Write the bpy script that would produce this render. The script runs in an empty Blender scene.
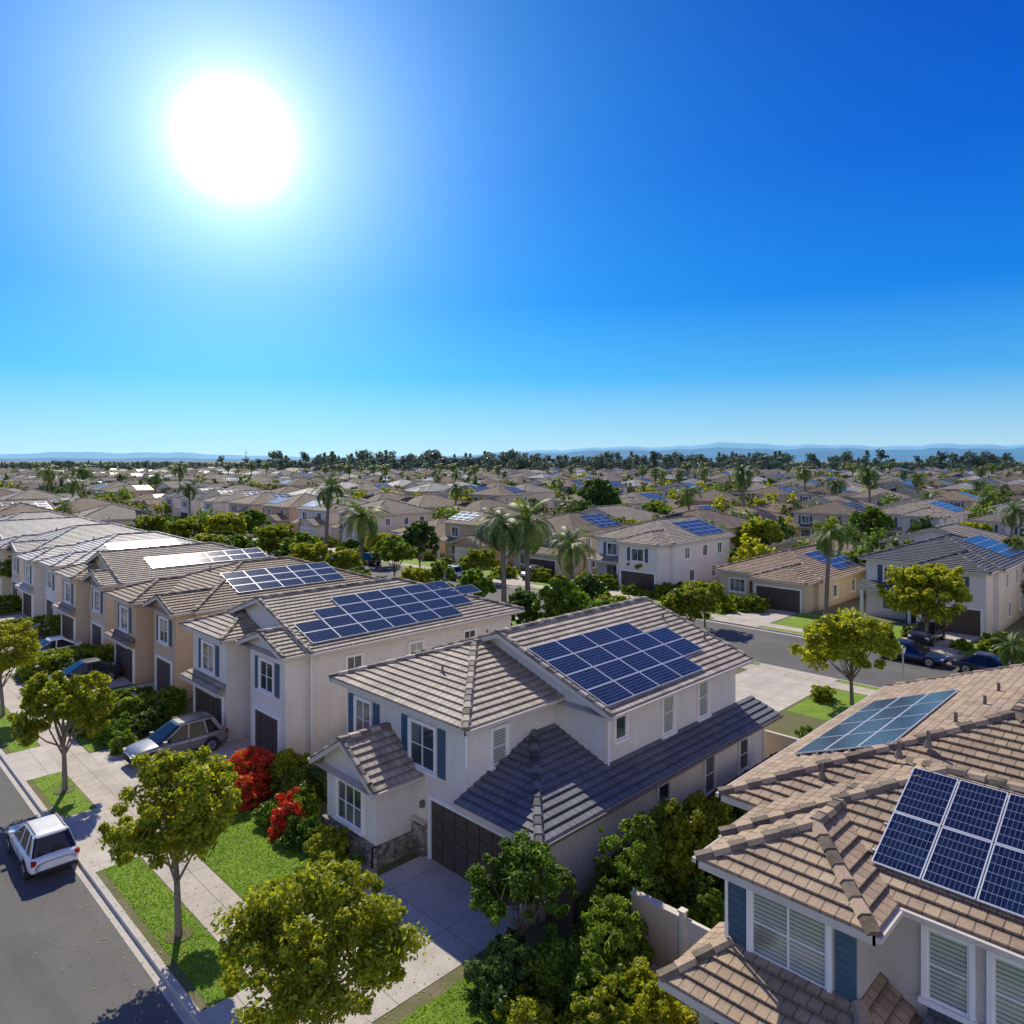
import bpy, bmesh, math, random
import numpy as np
from mathutils import Vector, Matrix
random.seed(11)
scene=bpy.context.scene
COL=scene.collection
# ---------------------------------------------------------------- materials
def new_mat(name):
    m=bpy.data.materials.new(name); m.use_nodes=True
    nt=m.node_tree; return m,nt,nt.nodes['Principled BSDF']
def nn(nt,t,**k):
    n=nt.nodes.new(t)
    for a,b in k.items(): setattr(n,a,b)
    return n
def rgba(c): return (c[0],c[1],c[2],1)
def mixc(nt,fac,a,b,mode='MIX'):
    n=nn(nt,'ShaderNodeMix',data_type='RGBA',blend_type=mode)
    for s,v in ((n.inputs[0],fac),(n.inputs[6],a),(n.inputs[7],b)):
        if isinstance(v,(int,float)): s.default_value=v
        elif isinstance(v,(tuple,list)): s.default_value=rgba(v)
        else: nt.links.new(v,s)
    return n.outputs[2]
def ramp(nt,fac,stops):
    r=nn(nt,'ShaderNodeValToRGB'); e=r.color_ramp.elements
    while len(e)<len(stops): e.new(0.5)
    for i,(p,c) in enumerate(stops):
        e[i].position=p; e[i].color=rgba(c) if isinstance(c,tuple) else (c,c,c,1)
    nt.links.new(fac,r.inputs[0]); return r.outputs[0]
def noise(nt,scale,detail=4,rough=.6,coord='Object',vec=None):
    n=nn(nt,'ShaderNodeTexNoise'); n.inputs['Scale'].default_value=scale
    n.inputs['Detail'].default_value=detail; n.inputs['Roughness'].default_value=rough
    if vec is None:
        tc=nn(nt,'ShaderNodeTexCoord'); vec=tc.outputs[coord]
    nt.links.new(vec,n.inputs['Vector']); return n.outputs[0]
def math_(nt,op,a,b=None,c=None):
    n=nn(nt,'ShaderNodeMath',operation=op)
    for i,v in enumerate((a,b,c)):
        if v is None: continue
        if isinstance(v,(int,float)): n.inputs[i].default_value=v
        else: nt.links.new(v,n.inputs[i])
    return n.outputs[0]
def bump(nt,bs,h,strength,dist=.02):
    b=nn(nt,'ShaderNodeBump'); b.inputs['Strength'].default_value=strength; b.inputs['Distance'].default_value=dist
    nt.links.new(h,b.inputs['Height']); nt.links.new(b.outputs[0],bs.inputs['Normal'])
def objvar(nt,col,lo=.82,hi=1.18):
    oi=nn(nt,'ShaderNodeObjectInfo')
    v=math_(nt,'MULTIPLY_ADD',oi.outputs['Random'],hi-lo,lo)
    return mixc(nt,1.,col,v,'MULTIPLY')
def simple(name,c,rough=.6,metal=0,var=.12,scale=3):
    m,nt,b=new_mat(name)
    f=noise(nt,scale,5)
    f2=ramp(nt,f,[(.3,0.),(.7,1.)])
    nt.links.new(mixc(nt,f2,tuple(x*(1-var) for x in c),tuple(min(1,x*(1+var)) for x in c)),b.inputs['Base Color'])
    b.inputs['Roughness'].default_value=rough; b.inputs['Metallic'].default_value=metal
    return m
def stucco(name,c):
    m,nt,b=new_mat(name)
    f=ramp(nt,noise(nt,.7,6,.65),[(.3,0.),(.75,1.)])
    col=mixc(nt,f,tuple(x*.86 for x in c),c)
    f3=ramp(nt,noise(nt,14,3),[(.35,.92),(.65,1.04)])
    col=mixc(nt,1.,col,f3,'MULTIPLY')
    tc=nn(nt,'ShaderNodeTexCoord'); mp=nn(nt,'ShaderNodeMapping'); mp.inputs['Scale'].default_value=(3,3,.25); nt.links.new(tc.outputs['Object'],mp.inputs[0])
    st=ramp(nt,noise(nt,1.2,4,.6,vec=mp.outputs[0]),[(.3,.95),(.6,1.02)])
    col=mixc(nt,1.,col,st,'MULTIPLY')
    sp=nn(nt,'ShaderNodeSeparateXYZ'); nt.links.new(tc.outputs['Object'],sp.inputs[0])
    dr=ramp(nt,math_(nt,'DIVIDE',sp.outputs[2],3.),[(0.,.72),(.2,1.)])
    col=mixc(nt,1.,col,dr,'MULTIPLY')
    nt.links.new(col,b.inputs['Base Color']); b.inputs['Roughness'].default_value=.9
    bump(nt,b,noise(nt,45,3),.35,.01)
    return m
def tilemat(name,c1,c2,c3,rough=.75,lo=.72,hi=1.15):
    m,nt,b=new_mat(name)
    tc=nn(nt,'ShaderNodeTexCoord')
    br=nn(nt,'ShaderNodeTexBrick'); nt.links.new(tc.outputs['UV'],br.inputs['Vector'])
    br.inputs['Scale'].default_value=1; br.inputs['Brick Width'].default_value=.30; br.inputs['Row Height'].default_value=.34
    br.inputs['Mortar Size'].default_value=.016; br.inputs['Mortar Smooth'].default_value=.3
    br.inputs['Color1'].default_value=rgba(c1); br.inputs['Color2'].default_value=rgba(c2)
    br.inputs['Mortar'].default_value=rgba(tuple(x*.15 for x in c1)); br.offset=.5
    f=ramp(nt,noise(nt,1.1,6,.7),[(.35,0.),(.7,.75)])
    col=mixc(nt,f,br.outputs['Color'],mixc(nt,.6,br.outputs['Color'],c3))
    f2=ramp(nt,noise(nt,22,3),[(.3,.72),(.7,1.15)])
    col=mixc(nt,1.,col,f2,'MULTIPLY')
    f3=ramp(nt,noise(nt,.35,4,.7),[(.3,.78),(.7,1.1)])
    col=mixc(nt,1.,col,f3,'MULTIPLY')
    # shade painted into the colour at the head of every course, just under the tile above
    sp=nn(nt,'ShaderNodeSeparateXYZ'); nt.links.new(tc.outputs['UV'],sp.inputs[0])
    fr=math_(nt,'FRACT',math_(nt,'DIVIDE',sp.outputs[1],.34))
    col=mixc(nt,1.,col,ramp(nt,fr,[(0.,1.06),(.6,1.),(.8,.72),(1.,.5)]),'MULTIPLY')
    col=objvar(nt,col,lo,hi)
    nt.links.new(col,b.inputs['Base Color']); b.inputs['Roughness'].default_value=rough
    inv=math_(nt,'SUBTRACT',1,br.outputs['Fac'])
    bump(nt,b,inv,.6,.03)
    return m
def leafmat(name,dark,mid,light,trans=.35):
    m,nt,b=new_mat(name)
    g=nn(nt,'ShaderNodeNewGeometry')
    a=math_(nt,'MULTIPLY',g.outputs['Random Per Island'],.5)
    n=noise(nt,1.3,3)
    s=math_(nt,'ADD',a,math_(nt,'MULTIPLY',n,.55))
    oi=nn(nt,'ShaderNodeObjectInfo')
    s=math_(nt,'ADD',s,math_(nt,'MULTIPLY',math_(nt,'SUBTRACT',oi.outputs['Random'],.5),.3))
    col=ramp(nt,s,[(.18,dark),(.5,mid),(.85,light)])
    nt.links.new(col,b.inputs['Base Color']); b.inputs['Roughness'].default_value=.5
    b.inputs['Specular IOR Level'].default_value=.35
    t=nn(nt,'ShaderNodeBsdfTranslucent'); 
    nt.links.new(mixc(nt,1.,col,(1.5,1.5,.6),'MULTIPLY'),t.inputs[0])
    mx=nn(nt,'ShaderNodeMixShader'); mx.inputs[0].default_value=trans
    nt.links.new(b.outputs[0],mx.inputs[1]); nt.links.new(t.outputs[0],mx.inputs[2])
    nt.links.new(mx.outputs[0],nt.nodes['Material Output'].inputs[0])
    return m
M={}
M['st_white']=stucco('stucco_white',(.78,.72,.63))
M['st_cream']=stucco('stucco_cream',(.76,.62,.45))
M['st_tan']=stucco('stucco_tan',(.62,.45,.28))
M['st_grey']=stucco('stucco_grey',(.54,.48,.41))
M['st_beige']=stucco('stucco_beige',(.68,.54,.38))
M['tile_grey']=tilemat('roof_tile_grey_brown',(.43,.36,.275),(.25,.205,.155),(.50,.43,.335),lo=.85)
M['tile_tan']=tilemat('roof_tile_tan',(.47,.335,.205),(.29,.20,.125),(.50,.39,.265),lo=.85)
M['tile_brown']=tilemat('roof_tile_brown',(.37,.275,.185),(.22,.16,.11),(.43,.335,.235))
M['tile_slate_shade']=tilemat('roof_tile_slate_shade',(.15,.16,.175),(.10,.105,.12),(.19,.195,.20))  # slate tile; its dark tone also paints shade on the lower roofs
M['tile_pale']=tilemat('roof_tile_pale',(.60,.56,.49),(.44,.41,.36),(.64,.60,.54),.5)  # pale tile; sun glare on the far row roofs is painted into it
M['white']=simple('white_trim',(.82,.79,.74),.5,var=.04)
M['fascia']=simple('fascia_paint',(.58,.51,.42),.6,var=.06)
M['gutter']=simple('gutter_brown',(.16,.13,.11),.5)
M['shutter']=simple('shutter_blue',(.05,.10,.145),.6)
M['garage_brown']=simple('garage_door_brown',(.075,.053,.04),.5)
M['garage_white']=simple('garage_door_white',(.6,.57,.52),.5)
M['door']=simple('front_door_wood',(.10,.045,.025),.45)
def glassm(name,lo,hi):
    m,nt,b=new_mat(name); M[name]=m
    tc=nn(nt,'ShaderNodeTexCoord'); sp=nn(nt,'ShaderNodeSeparateXYZ'); nt.links.new(tc.outputs['Object'],sp.inputs[0])
    bl=math_(nt,'GREATER_THAN',math_(nt,'FRACT',math_(nt,'MULTIPLY',sp.outputs[2],10)),.3)
    c=mixc(nt,bl,tuple(x*.35 for x in hi),hi)
    c=mixc(nt,ramp(nt,noise(nt,.45,1),[(lo,0.),(lo+.1,1.)]),c,(.03,.045,.055))
    nt.links.new(c,b.inputs['Base Color']); b.inputs['Roughness'].default_value=.06; b.inputs['Specular IOR Level'].default_value=.7
glassm('glass',.45,(.18,.20,.19)); glassm('glass_blinds',.72,(.42,.45,.38))
m,nt,b=new_mat('solar_cells'); M['cell']=m
tc=nn(nt,'ShaderNodeTexCoord'); sp=nn(nt,'ShaderNodeSeparateXYZ'); nt.links.new(tc.outputs['UV'],sp.inputs[0])
def gl(o,n,w):
    fr=math_(nt,'FRACT',math_(nt,'MULTIPLY',o,n))
    return math_(nt,'GREATER_THAN',math_(nt,'ABSOLUTE',math_(nt,'SUBTRACT',fr,.5)),.5-w)
ln=math_(nt,'MAXIMUM',gl(sp.outputs[0],10,.035),gl(sp.outputs[1],6,.035))
fl=nn(nt,'ShaderNodeVectorMath',operation='FLOOR'); sc=nn(nt,'ShaderNodeVectorMath',operation='MULTIPLY')
sc.inputs[1].default_value=(10,6,1); nt.links.new(tc.outputs['UV'],sc.inputs[0]); nt.links.new(sc.outputs[0],fl.inputs[0])
g=nn(nt,'ShaderNodeNewGeometry')
ad=nn(nt,'ShaderNodeVectorMath',operation='ADD'); nt.links.new(fl.outputs[0],ad.inputs[0]); nt.links.new(g.outputs['Random Per Island'],ad.inputs[1])
wn=nn(nt,'ShaderNodeTexWhiteNoise',noise_dimensions='3D'); nt.links.new(ad.outputs[0],wn.inputs[0])
c=mixc(nt,wn.outputs[0],(.006,.010,.035),(.012,.022,.066))
c=mixc(nt,g.outputs['Random Per Island'],c,(.009,.014,.045))
c=mixc(nt,ln,c,(.16,.19,.26))
nt.links.new(c,b.inputs['Base Color']); b.inputs['Roughness'].default_value=.16; b.inputs['IOR'].default_value=1.34
M['pframe']=simple('solar_frame_aluminium',(.62,.64,.66),.35,.3,var=.03)
M['metal']=simple('galvanised_metal',(.45,.45,.45),.4,.6)
m,nt,b=new_mat('asphalt'); M['asphalt']=m
f=ramp(nt,noise(nt,.25,6,.7),[(.3,(.088,.083,.076)),(.7,(.13,.123,.112))])
f2=ramp(nt,noise(nt,30,4,.8),[(.25,.68),(.75,1.32)])
c=mixc(nt,1.,f,f2,'MULTIPLY')
tc=nn(nt,'ShaderNodeTexCoord'); v=nn(nt,'ShaderNodeTexVoronoi',feature='DISTANCE_TO_EDGE'); v.inputs['Scale'].default_value=.28
nt.links.new(tc.outputs['Object'],v.inputs['Vector'])
cr=ramp(nt,v.outputs[0],[(0.,.75),(.006,1.)])
c=mixc(nt,1.,c,cr,'MULTIPLY')
mp=nn(nt,'ShaderNodeMapping'); mp.inputs['Scale'].default_value=(1.4,.06,1); nt.links.new(tc.outputs['Object'],mp.inputs[0])
c=mixc(nt,1.,c,ramp(nt,noise(nt,1,4,.6,vec=mp.outputs[0]),[(.35,.84),(.65,1.08)]),'MULTIPLY')
nt.links.new(c,b.inputs['Base Color']); b.inputs['Roughness'].default_value=.85
bump(nt,b,noise(nt,60,3),.4,.01)
def concrete(name,c,w,h):
    m,nt,b=new_mat(name)
    tc=nn(nt,'ShaderNodeTexCoord')
    br=nn(nt,'ShaderNodeTexBrick'); nt.links.new(tc.outputs['Object'],br.inputs['Vector'])
    br.inputs['Scale'].default_value=1; br.inputs['Brick Width'].default_value=w; br.inputs['Row Height'].default_value=h; br.offset=0
    br.inputs['Mortar Size'].default_value=.014; br.inputs['Color1'].default_value=rgba(c); br.inputs['Color2'].default_value=rgba(tuple(x*.9 for x in c))
    br.inputs['Mortar'].default_value=rgba(tuple(x*.4 for x in c))
    f=ramp(nt,noise(nt,.9,7,.7),[(.3,.72),(.7,1.08)])
    c2=mixc(nt,1.,br.outputs['Color'],f,'MULTIPLY')
    f=ramp(nt,noise(nt,25,3,.7),[(.3,.9),(.7,1.05)])
    c2=mixc(nt,1.,c2,f,'MULTIPLY')
    nt.links.new(c2,b.inputs['Base Color']); b.inputs['Roughness'].default_value=.85
    bump(nt,b,noise(nt,40,3),.25,.01)
    return m
M['walk']=concrete('sidewalk_concrete',(.53,.465,.375),1.5,1.5)
M['drive']=concrete('driveway_concrete',(.56,.505,.425),3.0,3.0)
M['kerb']=simple('kerb_concrete',(.46,.42,.36),.85,scale=2)
def grassmat(name,a,b_,c_):
    m,nt,b=new_mat(name)
    f=ramp(nt,noise(nt,.8,6,.7),[(.3,a),(.52,b_),(.75,c_)])
    f2=ramp(nt,noise(nt,28,4,.8),[(.25,.6),(.75,1.35)])
    nt.links.new(mixc(nt,1.,f,f2,'MULTIPLY'),b.inputs['Base Color']); b.inputs['Roughness'].default_value=.9
    bump(nt,b,noise(nt,35,4,.8),.9,.05)
    return m
M['grass']=grassmat('lawn_grass',(.11,.20,.010),(.19,.31,.014),(.27,.37,.025))
m,nt,b=new_mat('garden_soil'); M['soil']=m
f=ramp(nt,noise(nt,.35,6,.7),[(.3,(.18,.13,.08)),(.5,(.12,.135,.035)),(.7,(.22,.17,.11))])
f2=ramp(nt,noise(nt,14,5,.8),[(.25,.6),(.75,1.25)])
nt.links.new(mixc(nt,1.,f,f2,'MULTIPLY'),b.inputs['Base Color']); b.inputs['Roughness'].default_value=.95
bump(nt,b,noise(nt,12,4),.6,.05)
m,nt,b=new_mat('plain_ground'); M['ground']=m
f=ramp(nt,noise(nt,.05,7,.7),[(.3,(.09,.12,.04)),(.46,(.17,.16,.10)),(.56,(.12,.14,.05)),(.75,(.32,.28,.22))])
nt.links.new(f,b.inputs['Base Color']); b.inputs['Roughness'].default_value=.95
M['bark']=simple('bark',(.20,.155,.115),.9,var=.3,scale=9)
M['palmbark']=simple('palm_bark',(.16,.13,.10),.9,var=.3,scale=6)
M['leaf_y']=leafmat('leaves_yellow_green',(.06,.10,.006),(.25,.29,.015),(.50,.47,.03),.5)
M['leaf_g']=leafmat('leaves_green',(.03,.075,.008),(.11,.20,.016),(.26,.34,.03),.45)
M['leaf_d']=leafmat('leaves_dark_green',(.018,.05,.009),(.06,.12,.02),(.13,.20,.035),.35)
M['leaf_r']=leafmat('flowers_red',(.35,.012,.012),(.66,.03,.02),(.8,.09,.03),.4)
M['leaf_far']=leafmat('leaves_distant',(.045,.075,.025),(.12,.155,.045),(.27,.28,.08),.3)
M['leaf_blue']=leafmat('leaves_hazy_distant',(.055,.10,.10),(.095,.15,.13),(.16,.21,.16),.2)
M['leaf_palm']=leafmat('palm_fronds',(.025,.06,.010),(.08,.14,.02),(.20,.25,.04),.3)
M['blade']=leafmat('grass_blades',(.11,.23,.010),(.22,.38,.025),(.33,.45,.035),.4)
M['fence']=simple('dark_wood_fence',(.10,.062,.042),.8,var=.3,scale=6)
M['vinyl']=simple('vinyl_fence',(.70,.62,.52),.6,var=.05)
m,nt,b=new_mat('stone_veneer'); M['stone']=m
tc=nn(nt,'ShaderNodeTexCoord'); v=nn(nt,'ShaderNodeTexVoronoi'); v.inputs['Scale'].default_value=4.5; nt.links.new(tc.outputs['Object'],v.inputs['Vector'])
bwn=nn(nt,'ShaderNodeSeparateXYZ'); nt.links.new(v.outputs['Color'],bwn.inputs[0])
c=ramp(nt,bwn.outputs[0],[(.0,(.13,.10,.08)),(.5,(.27,.22,.17)),(1.,(.38,.32,.26))])
v2=nn(nt,'ShaderNodeTexVoronoi',feature='DISTANCE_TO_EDGE'); v2.inputs['Scale'].default_value=4.5; nt.links.new(tc.outputs['Object'],v2.inputs['Vector'])
e=ramp(nt,v2.outputs[0],[(0.,.3),(.06,1.)])
nt.links.new(mixc(nt,1.,c,e,'MULTIPLY'),b.inputs['Base Color']); b.inputs['Roughness'].default_value=.85; bump(nt,b,e,.8,.04)
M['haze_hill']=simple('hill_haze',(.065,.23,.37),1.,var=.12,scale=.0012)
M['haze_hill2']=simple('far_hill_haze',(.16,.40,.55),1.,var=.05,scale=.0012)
def carpaint(name,c,metal=.3):
    m,nt,b=new_mat(name); b.inputs['Base Color'].default_value=rgba(c); b.inputs['Roughness'].default_value=.3
    b.inputs['Metallic'].default_value=metal; b.inputs['Coat Weight'].default_value=.8; b.inputs['Coat Roughness'].default_value=.06
    nt.links.new(mixc(nt,ramp(nt,noise(nt,2,3),[(.3,0.),(.7,1.)]),tuple(x*.93 for x in c),c),b.inputs['Base Color'])
    return m
M['car_white']=carpaint('paint_white',(.78,.78,.76),0)
M['car_silver']=carpaint('paint_silver_grey',(.30,.285,.26),.5)
M['car_dark']=carpaint('paint_dark',(.03,.035,.045))
M['car_blue']=carpaint('paint_blue',(.02,.05,.14))
M['rubber']=simple('rubber',(.02,.02,.02),.8)
M['carglass']=simple('car_glass',(.012,.015,.018),.05)
M['rim']=simple('alloy_rim',(.5,.5,.5),.3,.8)
M['tail']=simple('tail_light',(.35,.01,.01),.2)
M['head']=simple('head_light',(.7,.7,.7),.1)
# ---------------------------------------------------------------- mesh builder
class MB:
    def __init__(s): s.v=[];s.f=[];s.m=[];s.uv=[];s.mats=[]
    def mi(s,k):
        if k not in s.mats: s.mats.append(k)
        return s.mats.index(k)
    def face(s,pts,mat,uv=None):
        i=len(s.v); s.v+= [tuple(p) for p in pts]; s.f.append(tuple(range(i,i+len(pts)))); s.m.append(s.mi(mat))
        s.uv+= uv if uv else [(0.15,0.17)]*len(pts)
    def prism(s,c8,mat):
        i=len(s.v); s.v+=[tuple(p) for p in c8]
        for q in ((0,3,2,1),(4,5,6,7),(0,1,5,4),(1,2,6,5),(2,3,7,6),(3,0,4,7)):
            s.f.append(tuple(i+k for k in q)); s.m.append(s.mi(mat)); s.uv+=[(0.15,.17)]*4
    def box(s,x0,x1,y0,y1,z0,z1,mat):
        s.prism([(x0,y0,z0),(x1,y0,z0),(x1,y1,z0),(x0,y1,z0),(x0,y0,z1),(x1,y0,z1),(x1,y1,z1),(x0,y1,z1)],mat)
    def obox(s,p,a,b,c,mat):
        p,a,b,c=map(Vector,(p,a,b,c))
        s.prism([p,p+a,p+a+b,p+b,p+c,p+a+c,p+a+b+c,p+b+c],mat)
    def cyl(s,p0,p1,r0,r1,mat,k=10,cap=True):
        p0,p1=Vector(p0),Vector(p1); d=(p1-p0).normalized()
        a=d.orthogonal().normalized(); b=d.cross(a)
        A=[p0+(a*math.cos(t)+b*math.sin(t))*r0 for t in [2*math.pi*i/k for i in range(k)]]
        B=[p1+(a*math.cos(t)+b*math.sin(t))*r1 for t in [2*math.pi*i/k for i in range(k)]]
        for i in range(k): s.face([A[i],A[(i+1)%k],B[(i+1)%k],B[i]],mat)
        if cap: s.face(A[::-1],mat); s.face(B,mat)
    def build(s,name,parent=None,smooth=False):
        me=bpy.data.meshes.new(name); me.from_pydata(s.v,[],s.f)
        for k in s.mats: me.materials.append(M[k])
        me.polygons.foreach_set('material_index',s.m)
        if smooth: me.polygons.foreach_set('use_smooth',[True]*len(s.f))
        ul=me.uv_layers.new(name='UVMap'); ul.data.foreach_set('uv',[c for p in s.uv for c in p])
        me.update()
        ob=bpy.data.objects.new(name,me); COL.objects.link(ob)
        if parent: ob.parent=parent
        return ob
def empty(name,loc=(0,0,0)):
    e=bpy.data.objects.new(name,None); e.empty_display_size=.5; e.location=loc; COL.objects.link(e); return e
class Parts(dict):
    def __missing__(s,k): s[k]=MB(); return s[k]
    def build(s,name):
        e=empty(name)
        for k,mb in s.items():
            if mb.f: mb.build(k,e)
        return e
def single(mb,name): return mb.build(name)
# ---------------------------------------------------------------- roofs
EXP=.34
def clip(poly,v,keep_above):
    out=[]
    for i in range(len(poly)):
        a,b=poly[i],poly[(i+1)%len(poly)]
        ia=(a[1]>=v) if keep_above else (a[1]<=v); ib=(b[1]>=v) if keep_above else (b[1]<=v)
        if ia: out.append(a)
        if ia!=ib:
            t=(v-a[1])/(b[1]-a[1]); out.append((a[0]+t*(b[0]-a[0]),v))
    return out
def slope(mb,pts,u,mat,courses=True,lift=.06):
    pts=[Vector(p) for p in pts]; u=Vector(u).normalized()
    n=(pts[1]-pts[0]).cross(pts[2]-pts[0]).normalized()
    if n.z<0: n=-n
    v=n.cross(u).normalized()
    if v.z<0: v=-v
    o=min(pts,key=lambda p:p.dot(v))
    P=[((p-o).dot(u),(p-o).dot(v)) for p in pts]
    vm=max(p[1] for p in P)
    off=(o.x*3.1+o.y*1.7)%5
    if not courses:
        mb.face([o+u*a+v*b for a,b in P],mat,[(a+off,b) for a,b in P]); return
    k=0
    while k*EXP<vm-1e-4:
        v0=k*EXP; v1=min(vm,v0+EXP)
        q=clip(clip(P,v0,True),v1,False)
        if len(q)>=3:
            mb.face([o+u*a+v*b+n*(lift*(1-(b-v0)/EXP)+.004) for a,b in q],mat,[(a+off,min(b,v0+EXP*.999)) for a,b in q])
            lo=[a for a,b in q if abs(b-v0)<1e-4]
            if len(lo)>=2:
                a0,a1=min(lo),max(lo); z=v0
                mb.face([o+u*a0+v*z-n*.03,o+u*a1+v*z-n*.03,o+u*a1+v*z+n*(lift+.004),o+u*a0+v*z+n*(lift+.004)],mat,[(a0+off,z+.1),(a1+off,z+.1),(a1+off,z+.12),(a0+off,z+.12)])
        k+=1
def caps(mb,p0,p1,mat,big=1.):
    p0,p1=Vector(p0),Vector(p1)
    if p0.z>p1.z: p0,p1=p1,p0
    d=p1-p0; L=d.length
    if L<.3: return
    d/=L; side=d.cross(Vector((0,0,1))).normalized(); up=side.cross(d).normalized()
    n=max(1,int(L/.40)); s=L/n
    for i in range(n):
        a=p0+d*(i*s-.03); b=p0+d*((i+1)*s)
        def sec(p,h,g): return [p+side*x*big*g+up*(z*big+h) for x,z in ((-.17,-.02),(-.10,.085),(.10,.085),(.17,-.02))]
        A=sec(a,.05,1.05); B=sec(b,.02,.95); uvv=[(i*.3+.15,.12+.34*(i%5))]*4
        for j in range(3): mb.face([A[j],A[j+1],B[j+1],B[j]],mat,uvv)
        mb.face(A,mat,uvv)
def hip_roof(P_,x0,x1,y0,y1,z,s,axis,e0,e1,tile,wall,courses=True,inset=.5,sides=(1,1),fasc='fascia'):
    R=P_['roof'];F=P_['fascia'];W=P_['gable_walls']
    if axis=='x': a0,a1,b0,b1=x0,x1,y0,y1; P=lambda a,b,c:Vector((a,b,c))
    else: a0,a1,b0,b1=y0,y1,x0,x1; P=lambda a,b,c:Vector((b,a,c))
    h=(b1-b0)/2; bm=(b0+b1)/2; zr=z+h*s
    r0=a0+(h if e0=='hip' else 0); r1=a1-(h if e1=='hip' else 0)
    if r0>r1: r0=r1=(r0+r1)/2
    ud=P(1,0,0)-P(0,0,0); vd=P(0,1,0)-P(0,0,0)
    slope(R,[P(a0,b0,z),P(a1,b0,z),P(r1,bm,zr)]+([P(r0,bm,zr)] if r1-r0>.01 else []),ud,tile,courses)
    slope(R,[P(a0,b1,z),P(a1,b1,z),P(r1,bm,zr)]+([P(r0,bm,zr)] if r1-r0>.01 else []),ud,tile,courses)
    caps(R,P(r0,bm,zr),P(r1,bm,zr),tile)
    for e,a,r,sg in ((e0,a0,r0,1),(e1,a1,r1,-1)):
        if e=='hip':
            slope(R,[P(a,b0,z),P(a,b1,z),P(r,bm,zr)],vd,tile,courses)
            caps(R,P(a,b0,z),P(r,bm,zr),tile); caps(R,P(a,b1,z),P(r,bm,zr),tile)
            F.obox(P(a-.02*sg,b0-.02,z-.2),P(0,b1-b0+.04,0)-P(0,0,0),P(.04*sg,0,0),P(0,0,.18),fasc)
        elif e=='gable':
            ai=a+inset*sg
            k=.06
            W.face([P(ai,b0+.3,z-.2),P(ai,b1-.3,z-.2),P(ai,b1-.3,z+.3*s-k),P(ai,bm,zr-k),P(ai,b0+.3,z+.3*s-k)],wall)
            for bb in (b0,b1):
                p=P(a,bb,z-.22); q=P(a,bm,zr-.22)
                F.obox(p,q-p,P(.05*sg,0,0),P(0,0,.2),fasc)
                F.face([P(a+.05*sg,bb,z-.05),P(ai,bb,z-.05),P(ai,bm,zr-.05),P(a+.05*sg,bm,zr-.05)],fasc)
                caps(R,P(a+.1*sg,bb,z),P(a+.1*sg,bm,zr),tile,.7)
    aa0=a0-.02; aa1=a1+.02
    for bb,g,use in ((b0,-1,sides[0]),(b1,1,sides[1])):
        if use: 
            F.obox(P(aa0,bb-(.02 if g<0 else .03),z-.2),P(aa1-aa0,0,0),P(0,.05,0),P(0,0,.18),fasc)
            F.obox(P(aa0,bb+(-.14 if g<0 else .03),z-.12),P(aa1-aa0,0,0),P(0,.11,0),P(0,0,.11),'fascia')
    F.face([P(a0+.04,b0+.04,z-.16),P(a1-.04,b0+.04,z-.16),P(a1-.04,b1-.04,z-.16),P(a0+.04,b1-.04,z-.16)],fasc)
    return zr
def wallbox(mb,o,t,n,u0,u1,z0,z1,d0,d1,mat):
    o,t,n=Vector(o),Vector(t),Vector(n)
    mb.obox(o+t*u0+n*d0+Vector((0,0,z0)),t*(u1-u0),n*(d1-d0),(0,0,z1-z0),mat)
FR={'-x':((0,1,0),(-1,0,0)),'-y':((1,0,0),(0,-1,0)),'+x':((0,1,0),(1,0,0)),'+y':((1,0,0),(0,1,0))}
def window(P_,x,y,z,w,h,face,shut=None,cols=2,rows=2,trim=.1,gm='glass'):
    t,n=FR[face]; o=(x,y,z); W=P_['windows']; T=P_['window_trim']
    b=lambda mb,*a: wallbox(mb,o,t,n,*a)
    hw,hh=w/2,h/2
    b(W,-hw,hw,-hh,hh,.004,.02,gm)
    f=.05
    for u0,u1,z0,z1 in ((-hw,-hw+f,-hh,hh),(hw-f,hw,-hh,hh),(-hw+f,hw-f,-hh,-hh+f),(-hw+f,hw-f,hh-f,hh)): b(W,u0,u1,z0,z1,.02,.065,'white')
    for i in range(1,cols):
        u=-hw+w*i/cols; b(W,u-.022,u+.022,-hh+f,hh-f,.02,.05,'white')
    for i in range(1,rows):
        u=-hh+h*i/rows; b(W,-hw+f,hw-f,u-.015,u+.015,.02,.047,'white')
    tr=trim
    for u0,u1,z0,z1 in ((-hw-tr,-hw,-hh,hh),(hw,hw+tr,-hh,hh),(-hw-tr,hw+tr,hh,hh+tr)): b(T,u0,u1,z0,z1,.0,.10,'white')
    b(T,-hw-tr-.04,hw+tr+.04,-hh-.12,-hh,.0,.15,'white')
    if shut:
        S=P_['shutters']
        for sg in (-1,1):
            c=sg*(hw+tr+.05+.22); b(S,c-.22,c+.22,-hh-.08,hh+.08,0,.04,shut)
            for k in range(9):
                zz=-hh+(h)*(k+.5)/9; b(S,c-.17,c+.17,zz-.03,zz+.03,.04,.055,shut)
def garage(P_,x,y,w,h,face,mat='garage_brown'):
    t,n=FR[face]; o=(x,y,0); G=P_['garage_door']; T=P_['window_trim']
    hw=w/2
    wallbox(G,o,t,n,-hw,hw,0,h,.0,.015,mat)
    R,C=4,max(3,int(w/.6))
    for r in range(R):
        for c in range(C):
            wallbox(G,o,t,n,-hw+w*c/C+.03,-hw+w*(c+1)/C-.03,h*r/R+.02,h*(r+1)/R-.02,.015,.04,mat)
    for u0,u1,z0,z1 in ((-hw-.14,-hw,0,h),(hw,hw+.14,0,h),(-hw-.14,hw+.14,h,h+.16)): wallbox(T,o,t,n,u0,u1,z0,z1,0,.09,'white')
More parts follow.
